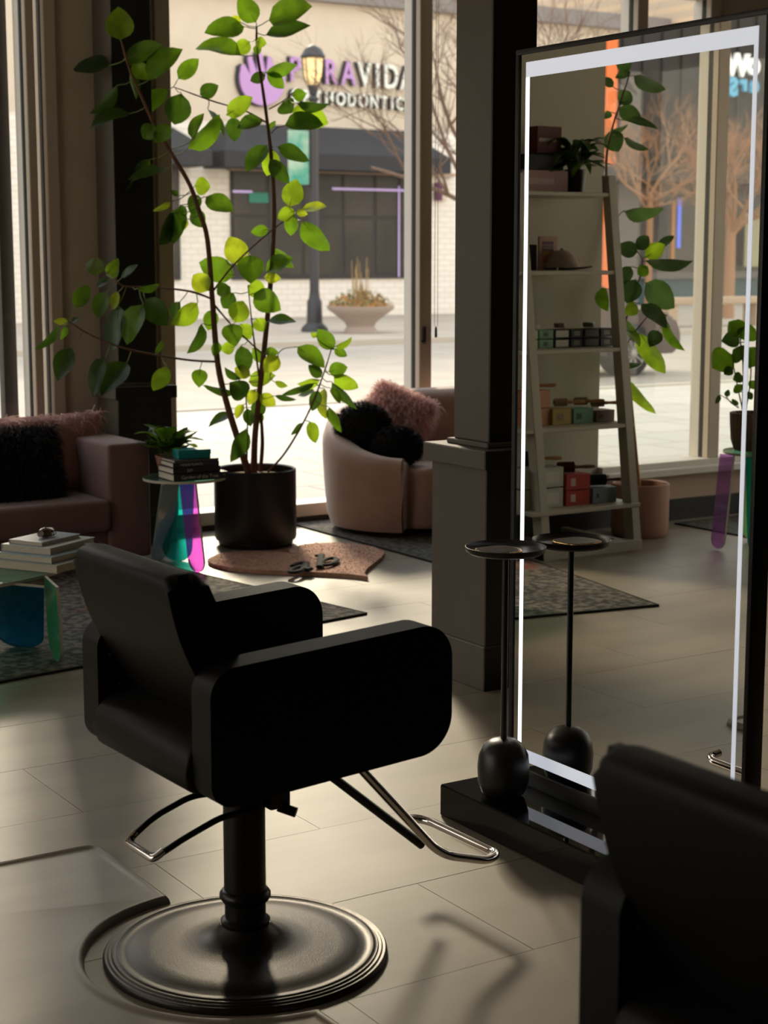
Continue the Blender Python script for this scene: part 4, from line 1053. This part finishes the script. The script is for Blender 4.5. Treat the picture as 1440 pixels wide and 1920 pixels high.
# side table with the ribbed pot
o2 = Vector((VX(6.80), 6.72, 0))
t = thing('side_table', 'iridescent acrylic side table by the left window, seen at the right edge of the mirror', 'side table', o2)
round_top(t, .25, .25, .545, .013, clr_ac)
def W(u, v, **k): return mir(P(u, v, **k))
slab_leg(glass_mat('acrylic_violet', (.80, .55, .80), (.62, .36, .72), .08, body=.14), t, W(1364, 852, z=.532), W(1345, 1029, z=.009), .12, rotv((-RT.x, RT.y, 0), 64), origin=o2, label='violet and magenta acrylic leg')
slab_leg(teal_ac, t, W(1424, 856, y=6.55), W(1428, 1042, z=.009), .15, (-RT.x, RT.y, 0), origin=o2, label='teal acrylic leg')
slab_leg(grn_ac, t, (o2.x - .05, o2.y + .12, .532), (o2.x - .08, o2.y + .17, .009), .15, (1, .3, 0), origin=o2)
rp_ = Vector((VX(6.74), 6.80, .546))
t = thing('potted_plant', 'green plant with round leaves in a brown ribbed pot on the mirrored side table', 'plant', rp_)
ribm = mat('ribbed_clay', (.24, .155, .105), .6)
bm = bm_new()
n = 88; rows = []
for rr, z in ((.085, 0), (.092, .01), (.108, .06), (.115, .15), (.118, .21), (.110, .213), (.108, .19)):
    rows.append([bm.verts.new(((rr + (.0035 if k % 4 < 2 else -.002) * (1 if z > .005 else .3)) * math.cos(2 * PI * k / n), (rr + (.0035 if k % 4 < 2 else -.002)) * math.sin(2 * PI * k / n), z)) for k in range(n)])
for a, b in zip(rows, rows[1:]):
    for k in range(n): bm.faces.new((a[k], a[(k + 1) % n], b[(k + 1) % n], b[k]))
bm.faces.new(rows[0]); bm.faces.new(rows[-1])
obj('pot', bm, ribm, t)
NST = [([(1392, 768, 0), (1394, 720, 0), (1393, 680, 0), (1388, 640, 0)], .006, .004), ([(1392, 768, .03), (1384, 730, .03), (1378, 700, .03), (1372, 668, .03)], .004, .003), ([(1398, 768, .0), (1405, 730, 0), (1408, 690, 0), (1402, 650, 0)], .005, .003),
       ([(1386, 765, .03), (1370, 755, .03), (1362, 742, .03)], .003, .002), ([(1384, 765, 0), (1366, 750, 0), (1350, 740, 0)], .003, .002)]
NLV = [(1386,632,1352,640,28,0),(1390,625,1366,603,30,1),(1398,640,1408,608,34,1),(1371,664,1335,690,44,1),(1396,670,1374,655,32,0),(1404,690,1416,650,36,1),(1374,690,1357,702,16,0),(1392,705,1374,712,18,0),(1390,735,1378,722,18,1),(1362,744,1366,730,9,0),
       (1350,741,1341,757,8,0),(1406,728,1418,714,16,1),(1400,745,1412,738,14,0),(1384,760,1372,748,8,0),(1393,620,1382,598,18,1)]
pixel_plant(t, rp_, depth((6.74, 6.80, .75)), NST, NLV, tf=mir, seed=9, jit=.06, bark_m=stem_g)

# ================================================================ THE STREET
pave = brick_mat('sidewalk_slabs', (.52, .48, .42), (.47, .44, .38), (.30, .27, .23), 1.0, .75, .75, .012)
road_m = mat('road_asphalt', (.40, .345, .285), .9, noise=.08, nscale=1.2)
curb_m = mat('curb_stone', (.50, .44, .36), .85)
box_obj('ground_near_sidewalk', -60, 60, 9.13, 16.4, -.25, -.03, pave, kind='structure')
box_obj('ground_road', -70, 70, 16.4, 29.0, -.35, -.16, road_m, kind='structure')
box_obj('ground_far_sidewalk', -75, 80, 29.0, 60, -.3, -.10, mat('far_sidewalk', (.44, .37, .30), .9, noise=.06, nscale=.8), kind='structure')
box_obj('curb', -70, 70, 28.85, 29.05, -.3, -.04, curb_m, kind='structure')
box_obj('curb', -70, 70, 16.3, 16.45, -.3, -.01, curb_m, kind='structure')

YF = 42.0
stucco = mat('stucco', (.62, .53, .42), .9, noise=.03, nscale=2)
wbrick = brick_mat('white_brick_wall', (.86, .80, .72), (.80, .74, .66), (.66, .60, .52), 1.0, .4, .16, .012)
awn_m = mat('awning_cloth', (.035, .034, .037), .85, noise=.08, nscale=1.5)
dkglass = mat('shop_glass', (.022, .02, .018), .25, col2=(.06, .05, .04), nscale=.5, spec=.3)
dkframe = mat('shop_frame', (.03, .026, .024), .6)
def F(u, v): return P(u, v, y=YF)
bl = thing('shop_building', 'beige stuccoed shop across the street with a white brick ground floor and dark awnings', 'building', (26, YF, -.1)); B0 = Vector((26, YF, -.1))
def fb(name, x0, x1, y0, y1, z0, z1, m, parent=bl, bev=0, o0=None):
    o0 = o0 or B0
    bm = bm_new(); bx(bm, x0 - o0.x, x1 - o0.x, y0 - o0.y, y1 - o0.y, z0 - o0.z, z1 - o0.z, bev, 1); return obj(name, bm, m, parent)
zsplit = F(640, 238).z; xr = F(900, 300).x
fb('upper_wall', 8, 37.2, YF, YF + 8, zsplit, F(640, 8).z, stucco)
fb('lower_wall', 8, 37.2, YF + .02, YF + 8, -.1, zsplit, wbrick)
fb('cornice', 7.9, 37.3, YF - .25, YF + 8, F(640, 8).z, F(640, 8).z + .45, mat('cornice_grey', (.22, .20, .19), .7))
def awning(x0, x1, zt, zb, out=1.3, val=.0):
    bm = bm_new()
    zs = zb + (zt - zb) * .34
    v = [bm.verts.new(p) for p in [(x0 + .75, 0, zt), (x1 - .75, 0, zt), (x1, -out, zs), (x0, -out, zs), (x0, -out, zb), (x1, -out, zb), (x0, 0, zb), (x1, 0, zb), (x0, 0, zs), (x1, 0, zs)]]
    for f in ((0, 1, 2, 3), (3, 2, 5, 4), (0, 3, 8), (1, 9, 2), (8, 3, 4, 6), (2, 9, 7, 5), (4, 5, 7, 6)): bm.faces.new([v[i] for i in f])
    bmesh.ops.translate(bm, verts=bm.verts, vec=Vector((0, YF, 0)) - B0)
    obj('awning', bm, awn_m, bl)
y2 = YF - 1.3
awning(P(422, 300, y=y2).x, P(846, 300, y=y2).x, F(640, 240).z, P(640, 319, y=y2).z)
awning(P(150, 300, y=y2).x, P(398, 300, y=y2).x, F(350, 232).z, P(350, 309, y=y2).z)
def shopwin(u0, u1, v0, v1, cols, rowv):
    a = F(u0, v1); b = F(u1, v0); x0, x1, z0, z1 = a.x, b.x, a.z, b.z
    y = YF - .02
    w = fb('window', x0, x1, y - .03, y + .04, z0 - .08, z1 + .05, dkframe)
    n = len(cols) + 1; xs = [x0] + [F(c, (v0 + v1) / 2).x for c in cols] + [x1]
    zs = [z0, F(u0, rowv).z, z1]
    for i in range(n):
        for j in range(2):
            bm = bm_new(); bx(bm, xs[i] + .06 - B0.x, xs[i + 1] - .06 - B0.x, y - .045 - B0.y, y - .02 - B0.y, zs[j] + .05 - B0.z, zs[j + 1] - .05 - B0.z); obj('pane', bm, dkglass, w)
shopwin(434, 790, 325, 519, [500, 565, 640, 700, 745], 405)
shopwin(240, 334, 300, 520, [290], 400)
neon = mat('window_neon', (.4, .3, .5), .5, emit=(.62, .45, .85), estr=.5)
a = F(620, 354); b = F(770, 349); fb('neon_tube', a.x, b.x, YF - .10, YF - .075, a.z - .03, a.z + .03, neon)
a = F(434, 359); b = F(470, 357); fb('neon_tube', a.x, b.x, YF - .10, YF - .075, a.z - .03, a.z + .03, neon)
a = F(745, 349); b = F(745, 519); fb('neon_tube', a.x - .02, a.x + .02, YF - .10, YF - .075, b.z, a.z, neon)
a = F(464, 380); b = F(500, 362); fb('open_sign', a.x, b.x, YF - .10, YF - .08, a.z, b.z, mat('sign_green', (.03, .22, .15), .6))
fb('soffit', F(425, 320).x, F(846, 320).x, YF - .25, YF, F(640, 326).z, F(640, 320).z, mat('tan_trim', (.40, .28, .19), .7))
# small plaque and lamp box on the brick right of the awning
p1 = thing('wall_plaque', 'small dark purple plaque on the white brick beside the awning', 'sign', F(818, 360) + Vector((0, -.1, 0)))
bm = bm_new(); bx(bm, -.10, .13, -.04, .06, -.25, .27, .01, 1); obj('plaque_body', bm, mat('purple_paint', (.11, .02, .07), .6), p1)
bm = bm_new(); bx(bm, .13, .30, -.02, .08, -.25, .25, .01, 1); obj('plaque_side', bm, mat('cream_metal', (.62, .5, .4), .6), p1)
# storefront sign
lav = mat('sign_lavender', (.50, .28, .58), .5); wh = mat('sign_white', (.78, .80, .74), .5); ret = mat('sign_return', (.03, .03, .032), .6)
sg = thing('shop_sign', 'raised shop sign with a lavender hand and two rows of letters on the beige wall', 'sign', F(600, 170) + Vector((0, -.12, 0))); S0 = F(600, 170) + Vector((0, -.12, 0))
def letters(s, u0, v0, u1, v1, size, mats_, sx=.74):
    A = F(u0, v0); Bp = F(u1, v1); n = len(s)
    ws = [.5 if ch == 'I' else 1.05 if ch in 'OD' else 1 for ch in s]
    for i, ch in enumerate(s):
        p = A + (Bp - A) * (sum(ws[:i]) / sum(ws))
        o_ = p + Vector((0, -.14, 0)) - S0
        for o, dx, dy in ((text_mesh('letter', ch, size, .06, mats_[i], sg, (0, 0, 0), (1, 0, 0), (0, 0, 1), offset=.014), 0, 0),
                          (text_mesh('letter_return', ch, size, .16, ret, sg, (0, 0, 0), (1, 0, 0), (0, 0, 1), offset=.016), -.05, .13)):
            for v in o.data.vertices: v.co.x *= sx
            o.location = o_ + Vector((dx, dy, 0))
letters('PURAVIDA', 538, 152, 776, 170, .95, [lav] * 4 + [wh] * 4)
letters('ORTHODONTICS', 541, 191, 776, 209, .50, [wh] * 12, .78)
def hand(m, dx, dy, th, sc):
    c = F(492, 150) - S0; bm = bm_new(); r = .78 * sc
    pts = [(r * math.cos(R(a)), r * math.sin(R(a))) for a in range(160, 381, 10)]
    pts += [(.62 * sc, .34 * sc), (.52 * sc, .42 * sc), (.40 * sc, .12 * sc), (.33 * sc, .66 * sc), (.20 * sc, .70 * sc), (.12 * sc, .14 * sc), (-.02 * sc, .78 * sc), (-.16 * sc, .78 * sc), (-.18 * sc, .16 * sc), (-.38 * sc, .68 * sc), (-.50 * sc, .62 * sc), (-.42 * sc, .1 * sc), (-.62 * sc, .42 * sc), (-.74 * sc, .34 * sc)]
    prism(bm, [(c.x + dx + x, c.z + dy + z) for x, z in pts], c.y + th[0], c.y + th[1], 'xz'); return bm
obj('hand_emblem', hand(lav, -.08, 0, (-.17, -.10), .9), lav, sg); obj('emblem_return', hand(ret, -.14, 0, (-.09, .08), .93), ret, sg)

# street lamp with its banner
lx = P(590, 622, z=-.1); L0 = Vector((lx.x, lx.y, -.1)); cl = depth(lx)
def LP(u, v): return P(u, v, y=lx.y)
iron = mat('lamp_iron', (.05, .048, .05), .5, .3)
t = thing('street_lamp', 'dark iron street lamp with a lit lantern and a green banner', 'lamp', L0)
ztop = LP(590, 95).z - L0.z
pxm = cl / FPX
def hz(v): return LP(590, v).z - L0.z
bm = bm_new(); lathe(bm, [(0, 0), (26 * pxm, 0), (25 * pxm, hz(615)), (15 * pxm, hz(605)), (14 * pxm, hz(565)), (11 * pxm, hz(560)), (9 * pxm, hz(545)), (8.5 * pxm, hz(200)), (8 * pxm, hz(190)), (11 * pxm, hz(186)), (7 * pxm, hz(180)), (0, hz(180))], 20)
obj('post', bm, iron, t, smooth=True)
bm = bm_new(); lathe(bm, [(0, hz(162)), (10 * pxm, hz(160)), (16 * pxm, hz(142)), (18 * pxm, hz(108)), (0, hz(108))], 12)
obj('lantern_glass', bm, mat('lantern_glow', (.8, .6, .3), .5, emit=(1.0, .66, .28), estr=.95), t, smooth=True)
bm = bm_new()
lathe(bm, [(0, hz(180)), (7 * pxm, hz(178)), (11 * pxm, hz(160)), (0, hz(160))], 12); lathe(bm, [(21 * pxm, hz(110)), (23 * pxm, hz(106)), (16 * pxm, hz(92)), (6 * pxm, hz(86)), (0, hz(83))], 12)
for k in range(6):
    a = 2 * PI * k / 6 + .3; tube(bm, [(11 * pxm * math.cos(a), 11 * pxm * math.sin(a), hz(161)), (17 * pxm * math.cos(a), 17 * pxm * math.sin(a), hz(142)), (20 * pxm * math.cos(a), 20 * pxm * math.sin(a), hz(108))], 1.2 * pxm, 5)
obj('lantern_cage', bm, iron, t, smooth=True)
gb = mat('banner_green', (.02, .30, .22), .8, col2=(.42, .56, .42), nscale=2.2)
a = LP(541, 345) - L0; b = LP(578, 245) - L0
bm = bm_new(); bx(bm, a.x, b.x, -.02, .02, a.z, b.z); obj('banner', bm, gb, t)
bm = bm_new(); tube(bm, [(a.x - .03, 0, b.z + .02), (0, 0, b.z + .02)], .025, 6); tube(bm, [(a.x - .03, 0, a.z - .02), (0, 0, a.z - .02)], .025, 6); obj('banner_arm', bm, iron, t)

# stone bowl planter with dry flowers
q = P(676, 624, z=-.1); Q0 = Vector((q.x, q.y, -.1)); pm = depth(q) / FPX
t = thing('street_planter', 'wide stone bowl planter with autumn plants across the street', 'planter', Q0)
bm = bm_new(); lathe(bm, [(0, 0), (30 * pm, 0), (30 * pm, 6 * pm), (26 * pm, 12 * pm), (30 * pm, 20 * pm), (48 * pm, 34 * pm), (62 * pm, 44 * pm), (64 * pm, 50 * pm), (58 * pm, 50 * pm), (0, 46 * pm)], 32)
obj('bowl', bm, mat('planter_stone', (.42, .34, .29), .9), t, smooth=True)
rnd = random.Random(8)
fm = [mat('dry_green', (.16, .16, .06), .8), mat('dry_orange', (.62, .28, .07), .8), mat('dry_tan', (.42, .28, .12), .8)]
for k, m in enumerate(fm):
    bm = bm_new()
    for i in range(420):
        a = rnd.uniform(0, 2 * PI); r = rnd.uniform(0, 1) ** .5 * 58 * pm; hh = (46 + rnd.uniform(0, 1) * 34 * (1 - (r / (62 * pm)) ** 2) + (5 if k == 0 else 0)) * pm
        p = Vector((r * math.cos(a), r * math.sin(a), hh)); d = Vector((rnd.uniform(-1, 1), rnd.uniform(-1, 1), rnd.uniform(-.2, 1))).normalized() * 5.5 * pm; s = Vector((rnd.uniform(-1, 1), rnd.uniform(-1, 1), rnd.uniform(-1, 1))).normalized() * 2.6 * pm
        v = [bm.verts.new(p), bm.verts.new(p + d * .5 + s), bm.verts.new(p + d), bm.verts.new(p + d * .5 - s)]; bm.faces.new(v)
    obj('foliage', bm, m, t, kind='stuff')
bm = bm_new()
for i in range(26):
    a = rnd.uniform(-12, 14) * pm; h = rnd.uniform(80, 145) * pm
    p = Vector((a if rnd.random() < .5 else a + 0, rnd.uniform(-8, 8) * pm, 46 * pm)); tube(bm, [p, p + Vector((rnd.uniform(-5, 5) * pm, 0, h - 50 * pm))], [1.3 * pm, .5 * pm], 4)
obj('grass_stalks', bm, fm[2], t, kind='stuff')

# bare trees
tw_dark = mat('twig_dark', (.16, .10, .07), .8); tw_tan = mat('twig_tan', (.36, .19, .10), .8)
def tree(label, base, H, spread, m, seed, trunk_h, r0, levels=5, n0=6):
    t = thing('bare_tree', label, 'tree', base); rnd = random.Random(seed); bm = bm_new()
    tube(bm, [(0, 0, 0), (0, 0, trunk_h)], [r0, r0 * .8], 8); obj('trunk', bm, m, t, smooth=True)
    bm = bm_new()
    def grow(p, d, L, r, lv):
        pts = [p]; dd = d.copy()
        for k in range(3):
            dd = (dd + Vector((rnd.uniform(-.22, .22), rnd.uniform(-.22, .22), rnd.uniform(-.12, .2)))).normalized(); pts.append(pts[-1] + dd * L / 3)
        tube(bm, pts, [r, r * .85, r * .7, r * .5], 5 if lv < 2 else 3, caps=False)
        if lv >= levels: return
        for k in range(3 if lv else 3):
            s = pts[rnd.choice((1, 2, 3))]; nd = (dd + Vector((rnd.uniform(-1, 1), rnd.uniform(-1, 1), rnd.uniform(-.5, .7))) * .85).normalized()
            grow(s, nd, L * rnd.uniform(.6, .8), r * .55, lv + 1)
    for k in range(n0):
        a = 2 * PI * k / n0 + rnd.uniform(-.3, .3); e = rnd.uniform(.35, 1.3)
        grow(Vector((0, 0, trunk_h * rnd.uniform(.8, 1))), Vector((math.cos(a) * math.cos(e), math.sin(a) * math.cos(e), math.sin(e))), spread * rnd.uniform(.4, .55), r0 * .5, 0)
    obj('branches', bm, m, t, smooth=True)
tb = P(905, 640, y=24.5)
tree('bare street tree behind the pier, its twigs crossing the shop sign', (tb.x, 24.5, -.16), 8, 4.4, tw_dark, 4, 3.0, .10, 5, 10)

# building further right, seen above the mirror
b2 = thing('corner_building', 'pale brick building further right, seen above the standing mirror', 'building', (48, 40, -.1)); C0 = Vector((48, 40, -.1))
fb('facade', 37.5, 60, 40.5, 50, -.1, 12.5, brick_mat('tan_brick_wall', (.66, .50, .34), (.58, .44, .30), (.50, .40, .30), 1.0, .5, .2, .014), b2, o0=C0)
fb('grey_canopy', 37.5, 48.2, 38.6, 40.6, P(1100, 135, y=39).z - .6, P(1100, 92, y=39).z, mat('canopy_grey', (.20, .18, .17), .7), b2, o0=C0)
fb('ledge', 37.4, 60, 40.3, 40.6, 9.6, 9.9, mat('tan_trim', (.40, .28, .19), .7), b2, o0=C0)

# ---- the other way down the street: seen in the standing mirror
def M(u, v, y): return mir(P(u, v, y=y))
YB = 46.0
gb_ = thing('dark_building', 'dark grey clad shop across the street with white and blue lettering, seen in the mirror', 'building', (-34, YB, -.1)); G0 = Vector((-34, YB, -.1))
clad = mat('dark_cladding', (.026, .022, .019), .7, noise=.1, nscale=2, stretch=(6, 1, .2))
fb('upper_wall', -75, 6, YB, YB + 8, P(1300, 330, y=YB).z, 11.5, clad, gb_, o0=G0)
for k in range(60):
    x = -62 + k * .9
    fb('cladding_batten', x, x + .08, YB - .06, YB + .02, P(1300, 330, y=YB).z, 11.4, mat('dark_batten', (.025, .021, .019), .7), gb_, o0=G0)
fb('canopy', -75, 6, YB - 1.2, YB, P(1300, 345, y=YB).z, P(1300, 318, y=YB).z, mat('canopy_dark', (.04, .037, .035), .7), gb_, o0=G0)
fb('base_wall', -75, 6, YB, YB + 8, -.1, P(1300, 513, y=YB).z, mat('teal_base', (.03, .075, .09), .6), gb_, o0=G0)
fb('shop_interior', -75, 6, YB + .3, YB + 8, P(1300, 520, y=YB).z, P(1300, 330, y=YB).z, mat('shop_dark', (.018, .015, .017), .4, col2=(.06, .045, .036), nscale=.6), gb_, o0=G0)
fb('stone_pier', M(1190, 400, YB).x, M(1152, 400, YB).x, YB - .2, YB + .3, -.1, P(1170, 190, y=YB).z + 1, mat('grey_stone', (.13, .115, .107), .8), gb_, o0=G0)
fb('orange_panel', M(1153, 300, YB - .4).x, M(1132, 300, YB - .4).x, YB - .45, YB - .2, -.1, 12, mat('orange_panel', (.85, .20, .05), .6, emit=(.9, .2, .05), estr=.05), gb_, o0=G0)
fb('window_post', M(1262, 440, YB).x, M(1256, 440, YB).x, YB - .1, YB, P(1260, 520, y=YB).z, P(1260, 380, y=YB).z, mat('wood_post', (.40, .18, .06), .6), gb_, o0=G0)
fb('neon_tube', M(1273, 440, YB).x, M(1267, 440, YB).x, YB - .1, YB - .05, P(1270, 465, y=YB).z, P(1270, 372, y=YB).z, mat('neon_blue', (.1, .15, .6), .5, emit=(.10, .16, .9), estr=.7), gb_, o0=G0)
fb('sill_band', -75, 6, YB - .15, YB, P(1300, 522, y=YB).z, P(1300, 510, y=YB).z, mat('grey_stone', (.13, .115, .107), .8), gb_, o0=G0)
fb('curtain', M(1425, 440, YB).x, M(1395, 440, YB).x, YB - .08, YB, P(1400, 500, y=YB).z, P(1400, 400, y=YB).z, mat('curtain_khaki', (.36, .33, .20), .8), gb_, o0=G0)
sgw = mat('sign_lit_white', (.85, .85, .82), .5, emit=(1, 1, .97), estr=.45); sgb = mat('sign_lit_blue', (.10, .36, .55), .5, emit=(.10, .42, .65), estr=.35)
ys = YB - .35
def put_sign(s, u, v, size, m):
    # letters are right-reading in the street and so reversed in the mirror
    p = M(u, v, ys) - G0
    text_mesh('sign_letter', s, size, .12, m, gb_, p, (1, 0, 0), (0, 0, 1), offset=.05, align='RIGHT')
put_sign('W', 1360, 139, 1.05, sgw); put_sign('o', 1400, 137, 1.1, sgw); put_sign('S', 1366, 178, .85, sgb); put_sign('r', 1388, 168, .7, sgb); put_sign('e', 1406, 172, .8, sgb)

mt_ = M(1365, 597, 34.66)
tree('small bare tan tree on the far sidewalk, seen in the mirror', (mt_.x, 34.66, -.1), 7, 3.2, tw_tan, 12, 2.6, .17, 5, 8)
mt2 = M(1215, 560, 34.0)
tree('second bare tan tree, behind the staked plant in the mirror', (mt2.x, 34.0, -.1), 7, 3.0, tw_tan, 15, 3.3, .10, 5, 6)
# low stone bench
bq = M(1340, 640, 31.0)
t = thing('street_bench', 'low pale stone bench on the far sidewalk, seen in the mirror', 'bench', (bq.x, 31.0, -.1))
sb_ = mat('bench_stone', (.45, .33, .22), .85)
bm = bm_new(); bx(bm, -1.5, 1.9, -.3, .3, .55, .72, .02, 1); obj('bench_seat', bm, sb_, t)
for x in (-1.3, .2, 1.6):
    bm = bm_new(); bx(bm, x - .15, x + .15, -.25, .25, 0, .55, .02, 1); obj('leg', bm, sb_, t)

# parked car: rear end towards us
cp = M(1178, 665, 19.3)
t = thing('parked_car', 'dark maroon parked car behind the staked plant, seen in the mirror', 'car', (cp.x, 19.9, -.16), 0)
paint = mat('car_maroon', (.035, .014, .014), .35, .1, coat=.2); tyre = mat('tyre', (.012, .012, .013), .8); alloy = mat('alloy', (.30, .28, .27), .35, .8); cgl = mat('car_glass', (.02, .022, .025), .08)
# local x: minus = nose side in the street (appears at the right in the mirror)
prof = rpoly([(-.98, .32), (-1.02, .62), (-.86, .92), (-.1, 1.0), (.55, 1.36), (1.9, 1.42), (2.9, 1.1), (3.3, .98), (3.38, .45), (3.2, .30)], .12, 4)
def arch(cx, r, n=10): return [(cx - r * math.cos(PI * k / n), .30 + r * math.sin(PI * k / n)) for k in range(n + 1)]
bm = bm_new(); prism(bm, prof, -.62, .85, 'xz', .06, 3); obj('body', bm, paint, t, smooth=True)
bm = bm_new(); prism(bm, rpoly([(.02, 1.0), (.60, 1.33), (1.85, 1.38), (2.65, 1.08), (2.6, 1.0)], .05, 3), -.63, .86, 'xz', .01, 1); obj('side_window', bm, cgl, t, smooth=True)
for cx in (0, 2.55):
    bm = bm_new(); lathe(bm, [(0, -.16), (.40, -.16), (.40, .16), (0, .16)], 32); bmesh.ops.rotate(bm, verts=bm.verts, cent=(0, 0, 0), matrix=Matrix.Rotation(PI / 2, 3, 'X')); bmesh.ops.translate(bm, verts=bm.verts, vec=(cx, -.50, .40)); obj('wheel_arch', bm, tyre, t, smooth=True)
    bm = bm_new(); lathe(bm, [(.21, -.11), (.30, -.12), (.345, -.09), (.35, .0), (.345, .09), (.30, .12), (.21, .11)], 36); bmesh.ops.rotate(bm, verts=bm.verts, cent=(0, 0, 0), matrix=Matrix.Rotation(PI / 2, 3, 'X'))
    bmesh.ops.translate(bm, verts=bm.verts, vec=(cx, -.60, .35)); w = obj('tyre', bm, tyre, t, smooth=True)
    bm = bm_new(); lathe(bm, [(.205, -.115), (.225, -.12), (.225, -.05), (.205, -.05)], 32, cap=False)
    for k in range(10):
        a = 2 * PI * k / 10; tube(bm, [(.03 * math.cos(a), .03 * math.sin(a), -.10), (.21 * math.cos(a), .21 * math.sin(a), -.11)], .014, 5)
    lathe(bm, [(0, -.13), (.05, -.125), (.05, -.06), (0, -.06)], 16)
    bmesh.ops.rotate(bm, verts=bm.verts, cent=(0, 0, 0), matrix=Matrix.Rotation(PI / 2, 3, 'X').inverted()); bmesh.ops.translate(bm, verts=bm.verts, vec=(cx, -.60, .35))
    obj('rim', bm, alloy, w, smooth=True)
bm = bm_new(); bx(bm, -1.0, -.90, -.60, .2, .62, .76, .02, 2); obj('headlamp', bm, mat('lamp_glass', (.5, .45, .42), .1), t, smooth=True)

# ================================================================ groups of like things
GROUPS = {'styling_chair': 'styling chairs on the salon floor', 'rug': 'rugs on the floor', 'sofa': None, 'fur_cushion': 'fur cushions on the sofas', 'carton': 'product boxes on the ladder shelf',
          'round_brush': 'round brushes on the ladder shelf', 'jar': 'flat jars on the product boxes', 'cap': 'caps on the second board', 'side_table': 'iridescent side tables', 'bare_tree': 'bare street trees',
          'rubber_plant': 'tall indoor plants', 'potted_plant': 'small potted plants'}
for o in list(COL.objects):
    if o.parent is None and 'label' in o:
        st = o.name.split('.')[0]
        if GROUPS.get(st): o['group'] = GROUPS[st]
        if st == 'book': o['group'] = 'books on the side table' if 'side table' in o['label'] else 'books on the coffee table'
